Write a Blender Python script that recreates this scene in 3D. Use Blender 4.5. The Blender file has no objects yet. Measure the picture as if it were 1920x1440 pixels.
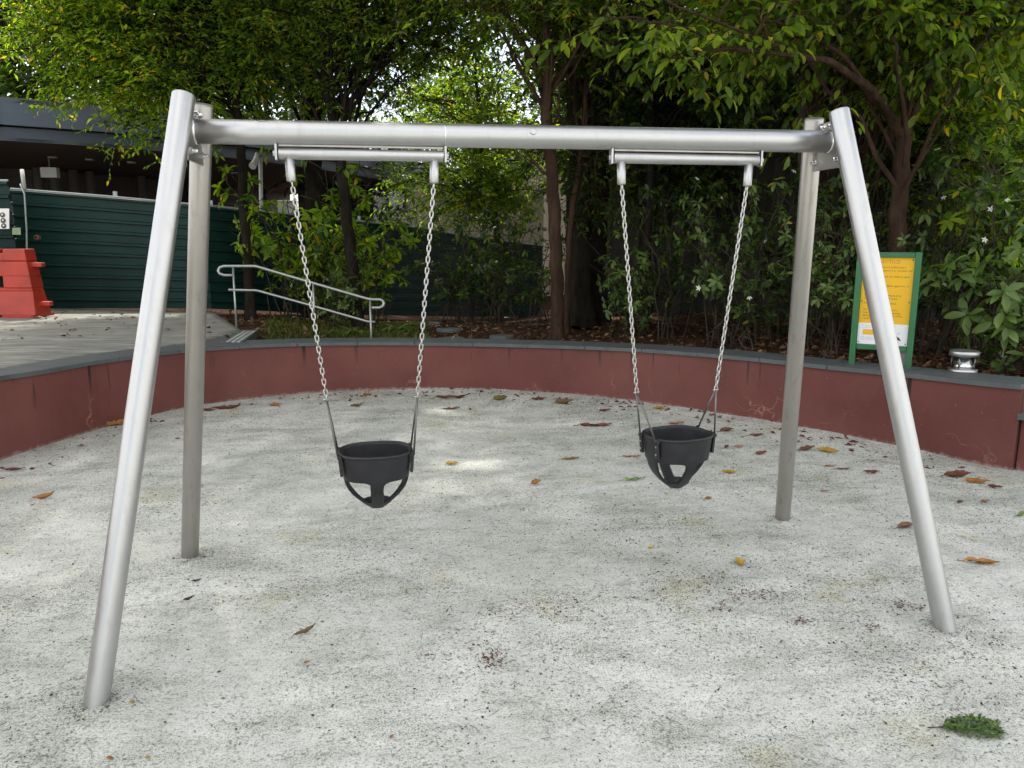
import bpy, bmesh, math, random
import numpy as np
from mathutils import Vector, Matrix

# ------------------------------------------------------------------ camera, sky, sun, exposure
SC = bpy.context.scene
COL = SC.collection
R = math.radians
CAM = np.array([-0.5835, -3.1946, 1.5503])
YAW, PITCH, ROLL, FPX = 0.1583, -0.1861, 0.0003, 1440.13
_f = np.array([math.sin(YAW)*math.cos(PITCH), math.cos(YAW)*math.cos(PITCH), math.sin(PITCH)])
_r = np.array([math.cos(YAW), -math.sin(YAW), 0.0])
_u = np.cross(_r, _f)
_r, _u = math.cos(ROLL)*_r + math.sin(ROLL)*_u, -math.sin(ROLL)*_r + math.cos(ROLL)*_u
cd = bpy.data.cameras.new('camera')
cd.sensor_width = 36.0
cd.lens = 36.0*FPX/1920.0
cd.clip_start, cd.clip_end = 0.05, 400.0
cam = bpy.data.objects.new('camera', cd)
COL.objects.link(cam)
cam.matrix_world = Matrix(((_r[0], _u[0], -_f[0], CAM[0]), (_r[1], _u[1], -_f[1], CAM[1]), (_r[2], _u[2], -_f[2], CAM[2]), (0, 0, 0, 1)))
SC.camera = cam

SUN_EL, SUN_AZ = R(60), R(-14)          # azimuth measured from +Y towards +X: the sun stands behind the trees
SUN_DIR = np.array([math.sin(SUN_AZ)*math.cos(SUN_EL), math.cos(SUN_AZ)*math.cos(SUN_EL), math.sin(SUN_EL)])
W = bpy.data.worlds.new('World')
SC.world = W
W.use_nodes = True
nt = W.node_tree
nt.nodes.clear()
wo = nt.nodes.new('ShaderNodeOutputWorld')
bg = nt.nodes.new('ShaderNodeBackground')
sky = nt.nodes.new('ShaderNodeTexSky')
sky.sky_type = 'NISHITA'
sky.sun_disc = False
sky.sun_elevation = SUN_EL
sky.sun_rotation = SUN_AZ
sky.air_density = 1.0
sky.dust_density = 2.5
sky.ozone_density = 1.0
# broken bright cloud over the whole sky
tc = nt.nodes.new('ShaderNodeTexCoord')
cn = nt.nodes.new('ShaderNodeTexNoise')
cn.inputs['Scale'].default_value = 2.2
cn.inputs['Detail'].default_value = 6
cr = nt.nodes.new('ShaderNodeValToRGB')
cr.color_ramp.elements[0].position = 0.34
cr.color_ramp.elements[1].position = 0.58
mx = nt.nodes.new('ShaderNodeMix')
mx.data_type = 'RGBA'
mx.inputs['B'].default_value = (6.5, 6.4, 6.2, 1)
nt.links.new(tc.outputs['Generated'], cn.inputs['Vector'])
nt.links.new(cn.outputs['Fac'], cr.inputs['Fac'])
nt.links.new(cr.outputs['Color'], mx.inputs['Factor'])
nt.links.new(sky.outputs['Color'], mx.inputs['A'])
nt.links.new(mx.outputs['Result'], bg.inputs['Color'])
bg.inputs['Strength'].default_value = 0.13
nt.links.new(bg.outputs['Background'], wo.inputs['Surface'])

sd = bpy.data.lights.new('sun', 'SUN')
sd.energy = 2.4
sd.angle = R(1.2)
sd.color = (1.0, 0.95, 0.86)
sun = bpy.data.objects.new('sun', sd)
COL.objects.link(sun)
sun.rotation_euler = Vector(SUN_DIR).to_track_quat('Z', 'Y').to_euler()

vs = SC.view_settings
vs.view_transform = 'Standard'
vs.look = 'None'
vs.exposure = 1.4
vs.gamma = 1.0
vs.use_curve_mapping = False
SC.cycles.max_bounces = 6
SC.cycles.diffuse_bounces = 3
SC.cycles.glossy_bounces = 3
SC.cycles.use_adaptive_sampling = True
SC.cycles.adaptive_threshold = 0.02
SC.cycles.transparent_max_bounces = 8
SC.cycles.caustics_reflective = False
SC.cycles.caustics_refractive = False
SC.cycles.use_denoising = True

# ------------------------------------------------------------------ helpers
def ray(px, py):
    return _r*((px-960)/FPX) - _u*((py-720)/FPX) + _f
def gz(px, py, z=0.0):
    d = ray(px, py); return CAM + d*((z-CAM[2])/d[2])
def gy(px, py, y=0.0):
    d = ray(px, py); return CAM + d*((y-CAM[1])/d[1])
def gd(px, py, D):
    return CAM + ray(px, py)*D

def tag(o, label=None, cat=None, group=None, kind=None):
    if label: o['label'] = label
    if cat: o['category'] = cat
    if group: o['group'] = group
    if kind: o['kind'] = kind
    return o
def empty(name, loc=(0, 0, 0), rz=0.0):
    o = bpy.data.objects.new(name, None)
    o.empty_display_size = 0.1
    o.location = loc
    o.rotation_euler = (0, 0, rz)
    COL.objects.link(o)
    return o
def link(name, me, mat=None, parent=None, loc=None, rot=None):
    if mat is not None and not me.materials:
        me.materials.append(mat)
    o = bpy.data.objects.new(name, me)
    COL.objects.link(o)
    if parent is not None:
        o.parent = parent
    if loc is not None: o.location = loc
    if rot is not None: o.rotation_euler = rot
    return o
def mesh(name, V, F, smooth=False):
    """V list/array of points, F list of faces (any n) or an int array (n,3)/(n,4)"""
    me = bpy.data.meshes.new(name)
    V = np.asarray(V, dtype=np.float32)
    if isinstance(F, np.ndarray):
        k = F.shape[1]
        me.vertices.add(len(V)); me.vertices.foreach_set('co', V.ravel())
        me.loops.add(F.size); me.loops.foreach_set('vertex_index', F.astype(np.int32).ravel())
        me.polygons.add(len(F))
        me.polygons.foreach_set('loop_start', np.arange(0, F.size, k, dtype=np.int32))
        me.update(calc_edges=True)
    else:
        me.from_pydata([tuple(map(float, v)) for v in V], [], [tuple(map(int, f)) for f in F])
    if smooth:
        me.polygons.foreach_set('use_smooth', np.ones(len(me.polygons), dtype=bool))
    me.update()
    return me

class MB:
    def __init__(s): s.V = []; s.F = []
    def add(s, V, F):
        n = len(s.V); s.V += [tuple(map(float, v)) for v in V]; s.F += [tuple(int(i)+n for i in f) for f in F]; return s
    def box(s, c, size, M=None):
        c = np.array(c, float); h = np.array(size, float)/2
        P = np.array([[x, y, z] for x in (-1, 1) for y in (-1, 1) for z in (-1, 1)])*h
        if M is not None: P = P @ np.array(M)[:3, :3].T
        return s.add(P+c, [(0, 1, 3, 2), (4, 6, 7, 5), (0, 4, 5, 1), (2, 3, 7, 6), (0, 2, 6, 4), (1, 5, 7, 3)])
    def tube(s, pts, rad, n=12, cap=True):
        V, F = tube_arr(pts, rad, n)
        s.add(V, F)
        if cap:
            k = len(s.V)-len(V); m = len(pts)
            s.F.append(tuple(k+i for i in reversed(range(n)))); s.F.append(tuple(k+(m-1)*n+i for i in range(n)))
        return s
    def prism(s, poly, z0, z1):
        n = len(poly); V = [(x, y, z0) for x, y in poly]+[(x, y, z1) for x, y in poly]
        return s.add(V, [tuple(reversed(range(n))), tuple(range(n, 2*n))]+[(i, (i+1) % n, n+(i+1) % n, n+i) for i in range(n)])
    def build(s, name, mat, parent=None, smooth=False, bevel=0.0, loc=None, rot=None):
        me = mesh(name, s.V, s.F, False)
        if smooth:
            for p in me.polygons: p.use_smooth = len(p.vertices) == 4
        o = link(name, me, mat, parent, loc, rot)
        if bevel:
            b = o.modifiers.new('bevel', 'BEVEL'); b.width = bevel; b.segments = 2; b.limit_method = 'ANGLE'; b.angle_limit = R(40)
        return o
def frame_of(t):
    t = t/np.linalg.norm(t)
    a = np.array([0, 0, 1.0]) if abs(t[2]) < 0.9 else np.array([1.0, 0, 0])
    x = np.cross(a, t); x /= np.linalg.norm(x)
    return x, np.cross(t, x)
def tube_arr(pts, rad, n=8):
    P = np.asarray(pts, float); m = len(P)
    rad = np.broadcast_to(np.asarray(rad, float), (m,))
    T = np.gradient(P, axis=0) if m > 2 else np.array([P[1]-P[0]]*2)
    x, y = frame_of(T[0]); V = []
    for i in range(m):
        t = T[i]/(np.linalg.norm(T[i])+1e-9)
        x = x-t*np.dot(x, t); x /= (np.linalg.norm(x)+1e-9); y = np.cross(t, x)
        a = np.arange(n)*2*math.pi/n
        V.append(P[i]+rad[i]*(np.cos(a)[:, None]*x+np.sin(a)[:, None]*y))
    V = np.concatenate(V)
    i = np.arange(n); j = (i+1) % n
    F = np.concatenate([np.stack([k*n+i, k*n+j, (k+1)*n+j, (k+1)*n+i], 1) for k in range(m-1)])
    return V, F
def smooth_path(pts, n=6):
    P = np.asarray(pts, float)
    Q = np.concatenate([[2*P[0]-P[1]], P, [2*P[-1]-P[-2]]])
    out = []
    for i in range(1, len(Q)-2):
        for t in np.arange(n)/n:
            a, b, c, d = Q[i-1:i+3]
            out.append(0.5*((2*b)+(-a+c)*t+(2*a-5*b+4*c-d)*t*t+(-a+3*b-3*c+d)*t**3))
    out.append(P[-1])
    return np.array(out)

# ------------------------------------------------------------------ materials
def newmat(name):
    m = bpy.data.materials.new(name); m.use_nodes = True
    n = m.node_tree
    b = n.nodes['Principled BSDF']
    return m, n, b
def N(n, t, **kw):
    x = n.nodes.new(t)
    for k, v in kw.items():
        if k in x.inputs: x.inputs[k].default_value = v
        else: setattr(x, k, v)
    return x
def noise(n, scale, detail=4, rough=0.55, vec=None, stretch=None):
    x = N(n, 'ShaderNodeTexNoise', Scale=scale, Detail=detail, Roughness=rough)
    if vec is None:
        vec = N(n, 'ShaderNodeTexCoord').outputs['Object']
    if stretch:
        mp = N(n, 'ShaderNodeMapping'); mp.inputs['Scale'].default_value = stretch
        n.links.new(vec, mp.inputs['Vector']); vec = mp.outputs['Vector']
    n.links.new(vec, x.inputs['Vector'])
    return x
def ramp(n, src, stops):
    r = N(n, 'ShaderNodeValToRGB')
    e = r.color_ramp.elements
    while len(e) < len(stops): e.new(0.5)
    for k, (p, c) in enumerate(stops):
        e[k].position = p; e[k].color = (*c, 1) if len(c) == 3 else c
    n.links.new(src, r.inputs['Fac'])
    return r
def mix(n, fac, a, b, blend='MIX'):
    m = N(n, 'ShaderNodeMix'); m.data_type = 'RGBA'; m.blend_type = blend
    for s, k in ((fac, 'Factor'), (a, 'A'), (b, 'B')):
        if hasattr(s, 'is_output'): n.links.new(s, m.inputs[k])
        elif k == 'Factor': m.inputs[k].default_value = s
        else: m.inputs[k].default_value = (*s, 1)
    return m.outputs['Result']
def bump(n, b, src, dist=0.01, strength=0.5, chain=None):
    x = N(n, 'ShaderNodeBump', Strength=strength, Distance=dist)
    n.links.new(src, x.inputs['Height'])
    if chain is not None: n.links.new(chain, x.inputs['Normal'])
    n.links.new(x.outputs['Normal'], b.inputs['Normal'])
    return x.outputs['Normal']
def plain(name, col, rough=0.6, metal=0.0, var=0.25, scale=8.0, bumpd=0.0, spec=None):
    m, n, b = newmat(name)
    ns = noise(n, scale, 6, 0.65)
    c = ramp(n, ns.outputs['Fac'], [(0.25, tuple(v*(1-var) for v in col)), (0.75, tuple(min(1, v*(1+var)) for v in col))])
    n.links.new(c.outputs['Color'], b.inputs['Base Color'])
    b.inputs['Roughness'].default_value = rough
    b.inputs['Metallic'].default_value = metal
    if spec is not None: b.inputs['Specular IOR Level'].default_value = spec
    if bumpd: bump(n, b, noise(n, scale*9, 5).outputs['Fac'], bumpd, 0.5)
    return m

def m_ground():
    m, n, b = newmat('pale_rubber_granules')
    big = noise(n, 0.7, 5, 0.6); mid = noise(n, 3.5, 6, 0.7); fin = noise(n, 62, 3, 0.7); gr = noise(n, 150, 2, 0.7)
    sm = noise(n, 1.6, 8, 0.75, stretch=(1, 2.2, 1))
    c1 = ramp(n, mid.outputs['Fac'], [(0.30, (0.53, 0.535, 0.495)), (0.5, (0.665, 0.664, 0.625)), (0.70, (0.755, 0.75, 0.715))])
    c2 = ramp(n, big.outputs['Fac'], [(0.32, (0.74, 0.755, 0.73)), (0.68, (1.0, 1.0, 1.0))])
    c = mix(n, 1.0, c1.outputs['Color'], c2.outputs['Color'], 'MULTIPLY')
    c3 = ramp(n, sm.outputs['Fac'], [(0.48, (1, 1, 1)), (0.66, (0.74, 0.75, 0.715))])
    c = mix(n, 0.85, c, c3.outputs['Color'], 'MULTIPLY')
    # warm stained patches
    st = ramp(n, noise(n, 2.1, 3, 0.5).outputs['Fac'], [(0.60, (1, 1, 1)), (0.72, (0.96, 0.93, 0.80))])
    c = mix(n, 1.0, c, st.outputs['Color'], 'MULTIPLY')
    gm = N(n, 'ShaderNodeMath'); gm.operation = 'MULTIPLY_ADD'; gm.inputs[1].default_value = -0.34
    n.links.new(sm.outputs['Fac'], gm.inputs[0]); n.links.new(gr.outputs['Fac'], gm.inputs[2])
    ga = N(n, 'ShaderNodeMath'); ga.operation = 'ADD'; ga.inputs[1].default_value = 0.17
    n.links.new(gm.outputs[0], ga.inputs[0])
    c4 = ramp(n, ga.outputs[0], [(0.36, (0.36, 0.36, 0.35)), (0.48, (0.92, 0.92, 0.91)), (0.66, (1.10, 1.10, 1.09))])
    msk = ramp(n, noise(n, 1.1, 5, 0.65).outputs['Fac'], [(0.34, (0.45,)*3), (0.60, (1.0,)*3)])
    c = mix(n, msk.outputs['Color'], c, c4.outputs['Color'], 'MULTIPLY')
    c5 = ramp(n, fin.outputs['Fac'], [(0.36, (0.42, 0.42, 0.41)), (0.45, (1, 1, 1))])
    c = mix(n, msk.outputs['Color'], c, c5.outputs['Color'], 'MULTIPLY')
    n.links.new(c, b.inputs['Base Color'])
    b.inputs['Roughness'].default_value = 0.92
    b.inputs['Specular IOR Level'].default_value = 0.2
    ch = bump(n, b, gr.outputs['Fac'], 0.004, 0.7)
    ch = bump(n, b, fin.outputs['Fac'], 0.008, 0.6, ch)
    bump(n, b, noise(n, 14, 4).outputs['Fac'], 0.02, 0.45, ch)
    return m
def m_wall():
    m, n, b = newmat('red_painted_render')
    a = noise(n, 1.3, 5, 0.6); f = noise(n, 14, 6, 0.7)
    c = ramp(n, a.outputs['Fac'], [(0.3, (0.114, 0.0385, 0.033)), (0.7, (0.170, 0.061, 0.052))])
    # pale scratches and salt lines
    w = N(n, 'ShaderNodeTexVoronoi', Scale=1.7); w.feature = 'DISTANCE_TO_EDGE'
    tcn = N(n, 'ShaderNodeTexCoord')
    dn = N(n, 'ShaderNodeTexNoise', Scale=3.0, Detail=5)
    n.links.new(tcn.outputs['Object'], dn.inputs['Vector'])
    av = N(n, 'ShaderNodeVectorMath'); av.operation = 'MULTIPLY_ADD'
    av.inputs[1].default_value = (0.9, 0.9, 0.9)
    n.links.new(dn.outputs['Color'], av.inputs[0]); n.links.new(tcn.outputs['Object'], av.inputs[2])
    n.links.new(av.outputs[0], w.inputs['Vector'])
    ln = ramp(n, w.outputs['Distance'], [(0.004, (1, 1, 1)), (0.016, (0, 0, 0))])
    sel = ramp(n, noise(n, 1.9, 3).outputs['Fac'], [(0.55, (0, 0, 0)), (0.66, (1, 1, 1))])
    sp = N(n, 'ShaderNodeSeparateXYZ'); n.links.new(tcn.outputs['Object'], sp.inputs['Vector'])
    low = ramp(n, sp.outputs['Z'], [(0.12, (1, 1, 1)), (0.30, (0, 0, 0))])
    k = mix(n, 1.0, ln.outputs['Color'], sel.outputs['Color'], 'MULTIPLY')
    k = mix(n, 1.0, k, low.outputs['Color'], 'MULTIPLY')
    k2 = N(n, 'ShaderNodeMath'); k2.operation = 'MULTIPLY'; k2.inputs[1].default_value = 0.5
    n.links.new(k, k2.inputs[0])
    c = mix(n, k2.outputs[0], c.outputs['Color'], (0.42, 0.23, 0.19))
    # chips
    ch = ramp(n, noise(n, 60, 2, 0.5).outputs['Fac'], [(0.72, (0, 0, 0)), (0.76, (0.5, 0.5, 0.5))])
    c = mix(n, ch.outputs['Color'], c, (0.40, 0.24, 0.21))
    # short dark drips below the coping and a dusty splashed foot
    stn = noise(n, 9.0, 2, 0.5, stretch=(1.7, 1.7, 0.05))
    s2 = ramp(n, stn.outputs['Fac'], [(0.63, (0, 0, 0)), (0.68, (1, 1, 1))])
    hi = ramp(n, sp.outputs['Z'], [(0.26, (0, 0, 0)), (0.46, (1, 1, 1))])
    dk = mix(n, 1.0, s2.outputs['Color'], hi.outputs['Color'], 'MULTIPLY')
    c = mix(n, dk, c, (0.030, 0.022, 0.018))
    ds = N(n, 'ShaderNodeMath'); ds.operation = 'MULTIPLY_ADD'; ds.inputs[1].default_value = 0.10
    n.links.new(noise(n, 22, 5, 0.75).outputs['Fac'], ds.inputs[0]); n.links.new(sp.outputs['Z'], ds.inputs[2])
    fo = ramp(n, ds.outputs[0], [(0.038, (0.5, 0.5, 0.5)), (0.064, (0, 0, 0))])
    c = mix(n, fo.outputs['Color'], c, (0.42, 0.36, 0.33))
    fade = ramp(n, noise(n, 0.8, 4, 0.6).outputs['Fac'], [(0.45, (0, 0, 0)), (0.7, (0.13, 0.13, 0.13))])
    c = mix(n, fade.outputs['Color'], c, (0.30, 0.16, 0.14))
    n.links.new(c, b.inputs['Base Color'])
    b.inputs['Roughness'].default_value = 0.7
    b.inputs['Specular IOR Level'].default_value = 0.18
    bump(n, b, f.outputs['Fac'], 0.004, 0.35)
    return m
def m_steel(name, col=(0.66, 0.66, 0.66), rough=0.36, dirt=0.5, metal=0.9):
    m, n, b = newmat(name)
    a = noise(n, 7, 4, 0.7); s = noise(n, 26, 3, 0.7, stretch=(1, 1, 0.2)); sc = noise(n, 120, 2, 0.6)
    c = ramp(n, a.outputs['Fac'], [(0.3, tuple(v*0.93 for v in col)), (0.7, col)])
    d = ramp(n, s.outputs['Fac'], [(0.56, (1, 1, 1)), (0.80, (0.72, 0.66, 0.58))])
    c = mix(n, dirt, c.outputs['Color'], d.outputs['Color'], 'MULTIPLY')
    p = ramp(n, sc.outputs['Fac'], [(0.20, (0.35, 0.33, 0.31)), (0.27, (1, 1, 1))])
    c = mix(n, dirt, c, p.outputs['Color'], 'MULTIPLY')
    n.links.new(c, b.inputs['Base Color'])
    b.inputs['Metallic'].default_value = metal
    rr = ramp(n, a.outputs['Fac'], [(0.3, (rough-0.02,)*3), (0.7, (rough+0.04,)*3)])
    n.links.new(rr.outputs['Color'], b.inputs['Roughness'])
    bump(n, b, sc.outputs['Fac'], 0.0006, 0.3)
    return m
def m_leaf(name, stops, trans=0.4, rough=0.42, per_object=False):
    """stops: colours picked at random per leaf"""
    m, n, b = newmat(name)
    g = N(n, 'ShaderNodeNewGeometry')
    k = len(stops)
    if per_object: g = N(n, 'ShaderNodeObjectInfo')
    c = ramp(n, g.outputs['Random' if per_object else 'Random Per Island'], [(.965*i/max(1, k-1), s) for i, s in enumerate(stops)]+[(.985, tuple(v*f for v, f in zip(stops[-1], (1.9, 1.1, .9))))])
    nz = ramp(n, noise(n, 0.9, 1).outputs['Fac'], [(0.3, (0.75, 0.78, 0.75)), (0.7, (1.2, 1.15, 1.0))])
    cc = mix(n, 1.0, c.outputs['Color'], nz.outputs['Color'], 'MULTIPLY')
    n.links.new(cc, b.inputs['Base Color'])
    b.inputs['Roughness'].default_value = rough
    b.inputs['Specular IOR Level'].default_value = 0.32
    t = N(n, 'ShaderNodeBsdfTranslucent')
    tcx = mix(n, 1.0, cc, (1.9, 2.05, 0.65), 'MULTIPLY')
    n.links.new(tcx, t.inputs['Color'])
    ms = N(n, 'ShaderNodeMixShader'); ms.inputs[0].default_value = trans
    n.links.new(b.outputs[0], ms.inputs[1]); n.links.new(t.outputs[0], ms.inputs[2])
    n.links.new(ms.outputs[0], n.nodes['Material Output'].inputs['Surface'])
    return m
def m_random(name, stops, rough=0.8):
    m, n, b = newmat(name)
    g = N(n, 'ShaderNodeNewGeometry')
    c = ramp(n, g.outputs['Random Per Island'], [(i/max(1, len(stops)-1), s) for i, s in enumerate(stops)])
    n.links.new(c.outputs['Color'], b.inputs['Base Color'])
    b.inputs['Roughness'].default_value = rough
    b.inputs['Specular IOR Level'].default_value = 0.25
    return m
def m_bark(name, c0, c1, sc=9.0, lich=0.5):
    m, n, b = newmat(name)
    a = noise(n, sc, 7, 0.7, stretch=(1, 1, 0.22)); l = noise(n, 2.2, 4)
    c = ramp(n, a.outputs['Fac'], [(0.32, c0), (0.68, c1)])
    li = ramp(n, l.outputs['Fac'], [(0.58, (0, 0, 0)), (0.75, (lich,)*3)])
    c = mix(n, li.outputs['Color'], c.outputs['Color'], (0.20, 0.19, 0.15))
    n.links.new(c, b.inputs['Base Color'])
    b.inputs['Roughness'].default_value = 0.95; b.inputs['Specular IOR Level'].default_value = 0.08
    bump(n, b, a.outputs['Fac'], 0.05, 1.0)
    return m
def m_deck():
    m, n, b = newmat('brushed_concrete')
    a = noise(n, 1.2, 5, 0.6); s = noise(n, 6.0, 6, 0.75, stretch=(0.35, 3.2, 1)); f = noise(n, 70, 3, 0.7)
    c = ramp(n, s.outputs['Fac'], [(0.32, (0.10, 0.098, 0.088)), (0.5, (0.23, 0.225, 0.20)), (0.66, (0.40, 0.39, 0.35))])
    k = ramp(n, a.outputs['Fac'], [(0.3, (0.75, 0.75, 0.74)), (0.7, (1.1, 1.1, 1.08))])
    c = mix(n, 1.0, c.outputs['Color'], k.outputs['Color'], 'MULTIPLY')
    n.links.new(c, b.inputs['Base Color']); b.inputs['Roughness'].default_value = 0.9
    bump(n, b, s.outputs['Fac'], 0.012, 0.6)
    return m
def m_soil():
    m, n, b = newmat('leaf_littered_soil')
    a = noise(n, 3, 6, 0.7); f = noise(n, 38, 4, 0.7)
    c = ramp(n, f.outputs['Fac'], [(0.3, (0.022, 0.013, 0.009)), (0.55, (0.07, 0.036, 0.02)), (0.75, (0.14, 0.08, 0.045))])
    k = ramp(n, a.outputs['Fac'], [(0.35, (0.55, 0.55, 0.5)), (0.65, (1.1, 1.0, 0.95))])
    c = mix(n, 1.0, c.outputs['Color'], k.outputs['Color'], 'MULTIPLY')
    n.links.new(c, b.inputs['Base Color']); b.inputs['Roughness'].default_value = 0.95; b.inputs['Specular IOR Level'].default_value = 0.1
    bump(n, b, f.outputs['Fac'], 0.03, 0.8)
    return m
def m_boards():
    m, n, b = newmat('weathered_boards')
    s = noise(n, 7, 6, 0.7, stretch=(1, 1, 0.06)); l = noise(n, 1.1, 3)
    oi = N(n, 'ShaderNodeObjectInfo')
    c = ramp(n, s.outputs['Fac'], [(0.3, (0.022, 0.020, 0.018)), (0.7, (0.075, 0.070, 0.063))])
    k = ramp(n, oi.outputs['Random'], [(0, (0.6, 0.6, 0.6)), (1, (1.25, 1.22, 1.18))])
    c = mix(n, 1.0, c.outputs['Color'], k.outputs['Color'], 'MULTIPLY')
    n.links.new(c, b.inputs['Base Color']); b.inputs['Roughness'].default_value = 0.9; b.inputs['Specular IOR Level'].default_value = 0.12
    return m

M = {}
M['ground'] = m_ground()
M['wall'] = m_wall()
M['steel'] = m_steel('satin_silver_steel', (0.50, 0.50, 0.497), 0.36, 0.4)
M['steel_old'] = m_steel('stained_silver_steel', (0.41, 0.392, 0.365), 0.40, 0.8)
M['chain'] = m_steel('bright_chain_steel', (0.50, 0.495, 0.48), 0.28, 0.4, 0.95)
M['rod'] = m_steel('dark_rod_steel', (0.16, 0.155, 0.15), 0.34, 0.5, 0.9)
M['bolt'] = m_steel('polished_bolt_steel', (0.80, 0.80, 0.80), 0.18, 0.2, 1.0)
M['rubber'] = plain('black_rubber', (0.014, 0.014, 0.017), 0.46, 0, 0.45, 14, 0.0006, 0.45)
M['coping'] = plain('slate_grey_stone', (0.080, 0.090, 0.094), 0.55, 0, 0.25, 6, 0.003)
M['deck'] = m_deck()
M['soil'] = m_soil()
M['hoard'] = plain('dark_green_sheet_metal', (0.0042, 0.027, 0.022), 0.5, 0.0, 0.3, 3, 0, 0.25)
M['hoard_edge'] = plain('pale_metal_edge', (0.42, 0.44, 0.43), 0.5, 0.2, 0.2, 6)
M['red'] = plain('red_barrier_plastic', (0.42, 0.040, 0.022), 0.5, 0, 0.3, 3)
M['fascia'] = plain('blue_grey_fascia_metal', (0.115, 0.14, 0.19), 0.5, 0.0, 0.12, 2)
M['soffit'] = plain('grey_brown_soffit', (0.15, 0.138, 0.135), 0.7, 0, 0.12, 2)
M['bwall'] = plain('dusky_pink_render', (0.13, 0.108, 0.102), 0.8, 0, 0.15, 2)
M['darkglass'] = plain('dark_glazing', (0.012, 0.013, 0.016), 0.15, 0, 0.3, 2)
M['white'] = plain('white_paint', (0.72, 0.72, 0.71), 0.5, 0, 0.08, 4)
M['offwhite'] = plain('grey_white_box', (0.46, 0.45, 0.43), 0.6, 0, 0.1, 4)
M['signgreen'] = plain('green_painted_frame', (0.018, 0.13, 0.045), 0.42, 0, 0.15, 5)
M['yellow'] = plain('yellow_notice_print', (0.72, 0.41, 0.003), 0.5, 0, 0.05, 4)
M['notice_white'] = plain('white_notice_print', (0.72, 0.73, 0.76), 0.5, 0, 0.05, 4)
M['ink'] = plain('dark_print_ink', (0.05, 0.04, 0.02), 0.6, 0, 0.1, 4)
M['ink_red'] = plain('orange_red_print_ink', (0.55, 0.16, 0.02), 0.6, 0, 0.1, 4)
M['ink_grey'] = plain('grey_print_ink', (0.30, 0.31, 0.36), 0.6, 0, 0.1, 4)
M['rail'] = m_steel('handrail_steel', (0.36, 0.37, 0.35), 0.4, 0.3, 0.7)
M['lampglass'] = plain('clear_grey_lens', (0.5, 0.5, 0.5), 0.15, 0.6, 0.15, 12)
M['boards'] = m_boards()
M['pale'] = plain('pale_pinkish_sunlit_render', (0.80, 0.68, 0.60), 0.85, 0, 0.12, 2)  # colour raised to stand in for sunlight on the house wall
M['brick'] = plain('brown_red_render', (0.22, 0.10, 0.07), 0.85, 0, 0.2, 3)
M['roofgrey'] = plain('grey_roof_sheet', (0.16, 0.15, 0.15), 0.7, 0, 0.2, 3)
M['bark_brown'] = m_bark('reddish_brown_bark', (0.022, 0.014, 0.0095), (0.078, 0.047, 0.032), 9, .2)
M['bark_dark'] = m_bark('near_black_bark', (0.008, 0.0066, 0.005), (0.030, 0.024, 0.018), 9, .05)  # bark kept very dark brown, nearly black
M['bark_grey'] = m_bark('grey_brown_bark', (0.03, 0.025, 0.02), (0.09, 0.075, 0.058), 14, .25)
M['twig'] = m_bark('pale_grey_twig_bark', (0.022, 0.019, 0.013), (0.085, 0.073, 0.053), 14, .3)
M['leaf_mid'] = m_leaf('mid_green_leaf', [(0.030, 0.062, 0.010), (0.075, 0.135, 0.014), (0.135, 0.20, 0.020), (0.22, 0.27, 0.028)], .58)
M['leaf_yel'] = m_leaf('yellow_green_leaf', [(0.05, 0.11, 0.012), (0.12, 0.21, 0.016), (0.20, 0.295, 0.022), (0.31, 0.36, 0.035)], 0.62)
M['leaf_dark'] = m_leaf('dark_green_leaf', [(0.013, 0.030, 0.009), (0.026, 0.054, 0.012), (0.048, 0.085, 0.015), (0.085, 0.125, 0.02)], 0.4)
M['leaf_shrub'] = m_leaf('glossy_shrub_leaf', [(0.035, 0.070, 0.018), (0.07, 0.125, 0.030), (0.12, 0.185, 0.045), (0.18, 0.25, 0.075)], 0.3, 0.36)
M['leaf_pale'] = m_leaf('pale_shrub_leaf', [(0.08, 0.14, 0.04), (0.12, 0.19, 0.055), (0.16, 0.23, 0.07)], 0.3, 0.36)
M['leaf_mid_one'] = m_leaf('mid_green_single_leaf', [(0.030, 0.062, 0.010), (0.075, 0.135, 0.014), (0.135, 0.20, 0.020), (0.22, 0.27, 0.028)], .58, per_object=True)
M['leaf_shrub_one'] = m_leaf('glossy_single_leaf', [(0.035, 0.070, 0.018), (0.07, 0.125, 0.030), (0.12, 0.185, 0.045), (0.18, 0.25, 0.075)], 0.3, 0.36, True)
M['leaf_pale_one'] = m_leaf('pale_single_leaf', [(0.08, 0.14, 0.04), (0.12, 0.19, 0.055), (0.16, 0.23, 0.07)], 0.3, 0.36, True)
M['petal'] = plain('white_petals', (0.80, 0.80, 0.76), 0.6, 0, 0.04, 10)
M['grass'] = m_leaf('ground_cover_blade', [(0.03, 0.05, 0.008), (0.06, 0.08, 0.012), (0.10, 0.11, 0.02)], 0.3)
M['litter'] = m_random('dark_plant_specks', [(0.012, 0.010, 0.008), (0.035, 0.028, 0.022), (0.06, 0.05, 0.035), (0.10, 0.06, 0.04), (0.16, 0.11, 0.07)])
M['litter_red'] = m_random('red_brown_plant_specks', [(0.05, 0.016, 0.014), (0.11, 0.035, 0.030), (0.16, 0.07, 0.05), (0.03, 0.02, 0.018)])
M['bed_leaves'] = m_random('brown_dead_leaves', [(0.05, 0.022, 0.012), (0.11, 0.045, 0.022), (0.17, 0.085, 0.04), (0.24, 0.15, 0.08), (0.06, 0.035, 0.025)])

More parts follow.
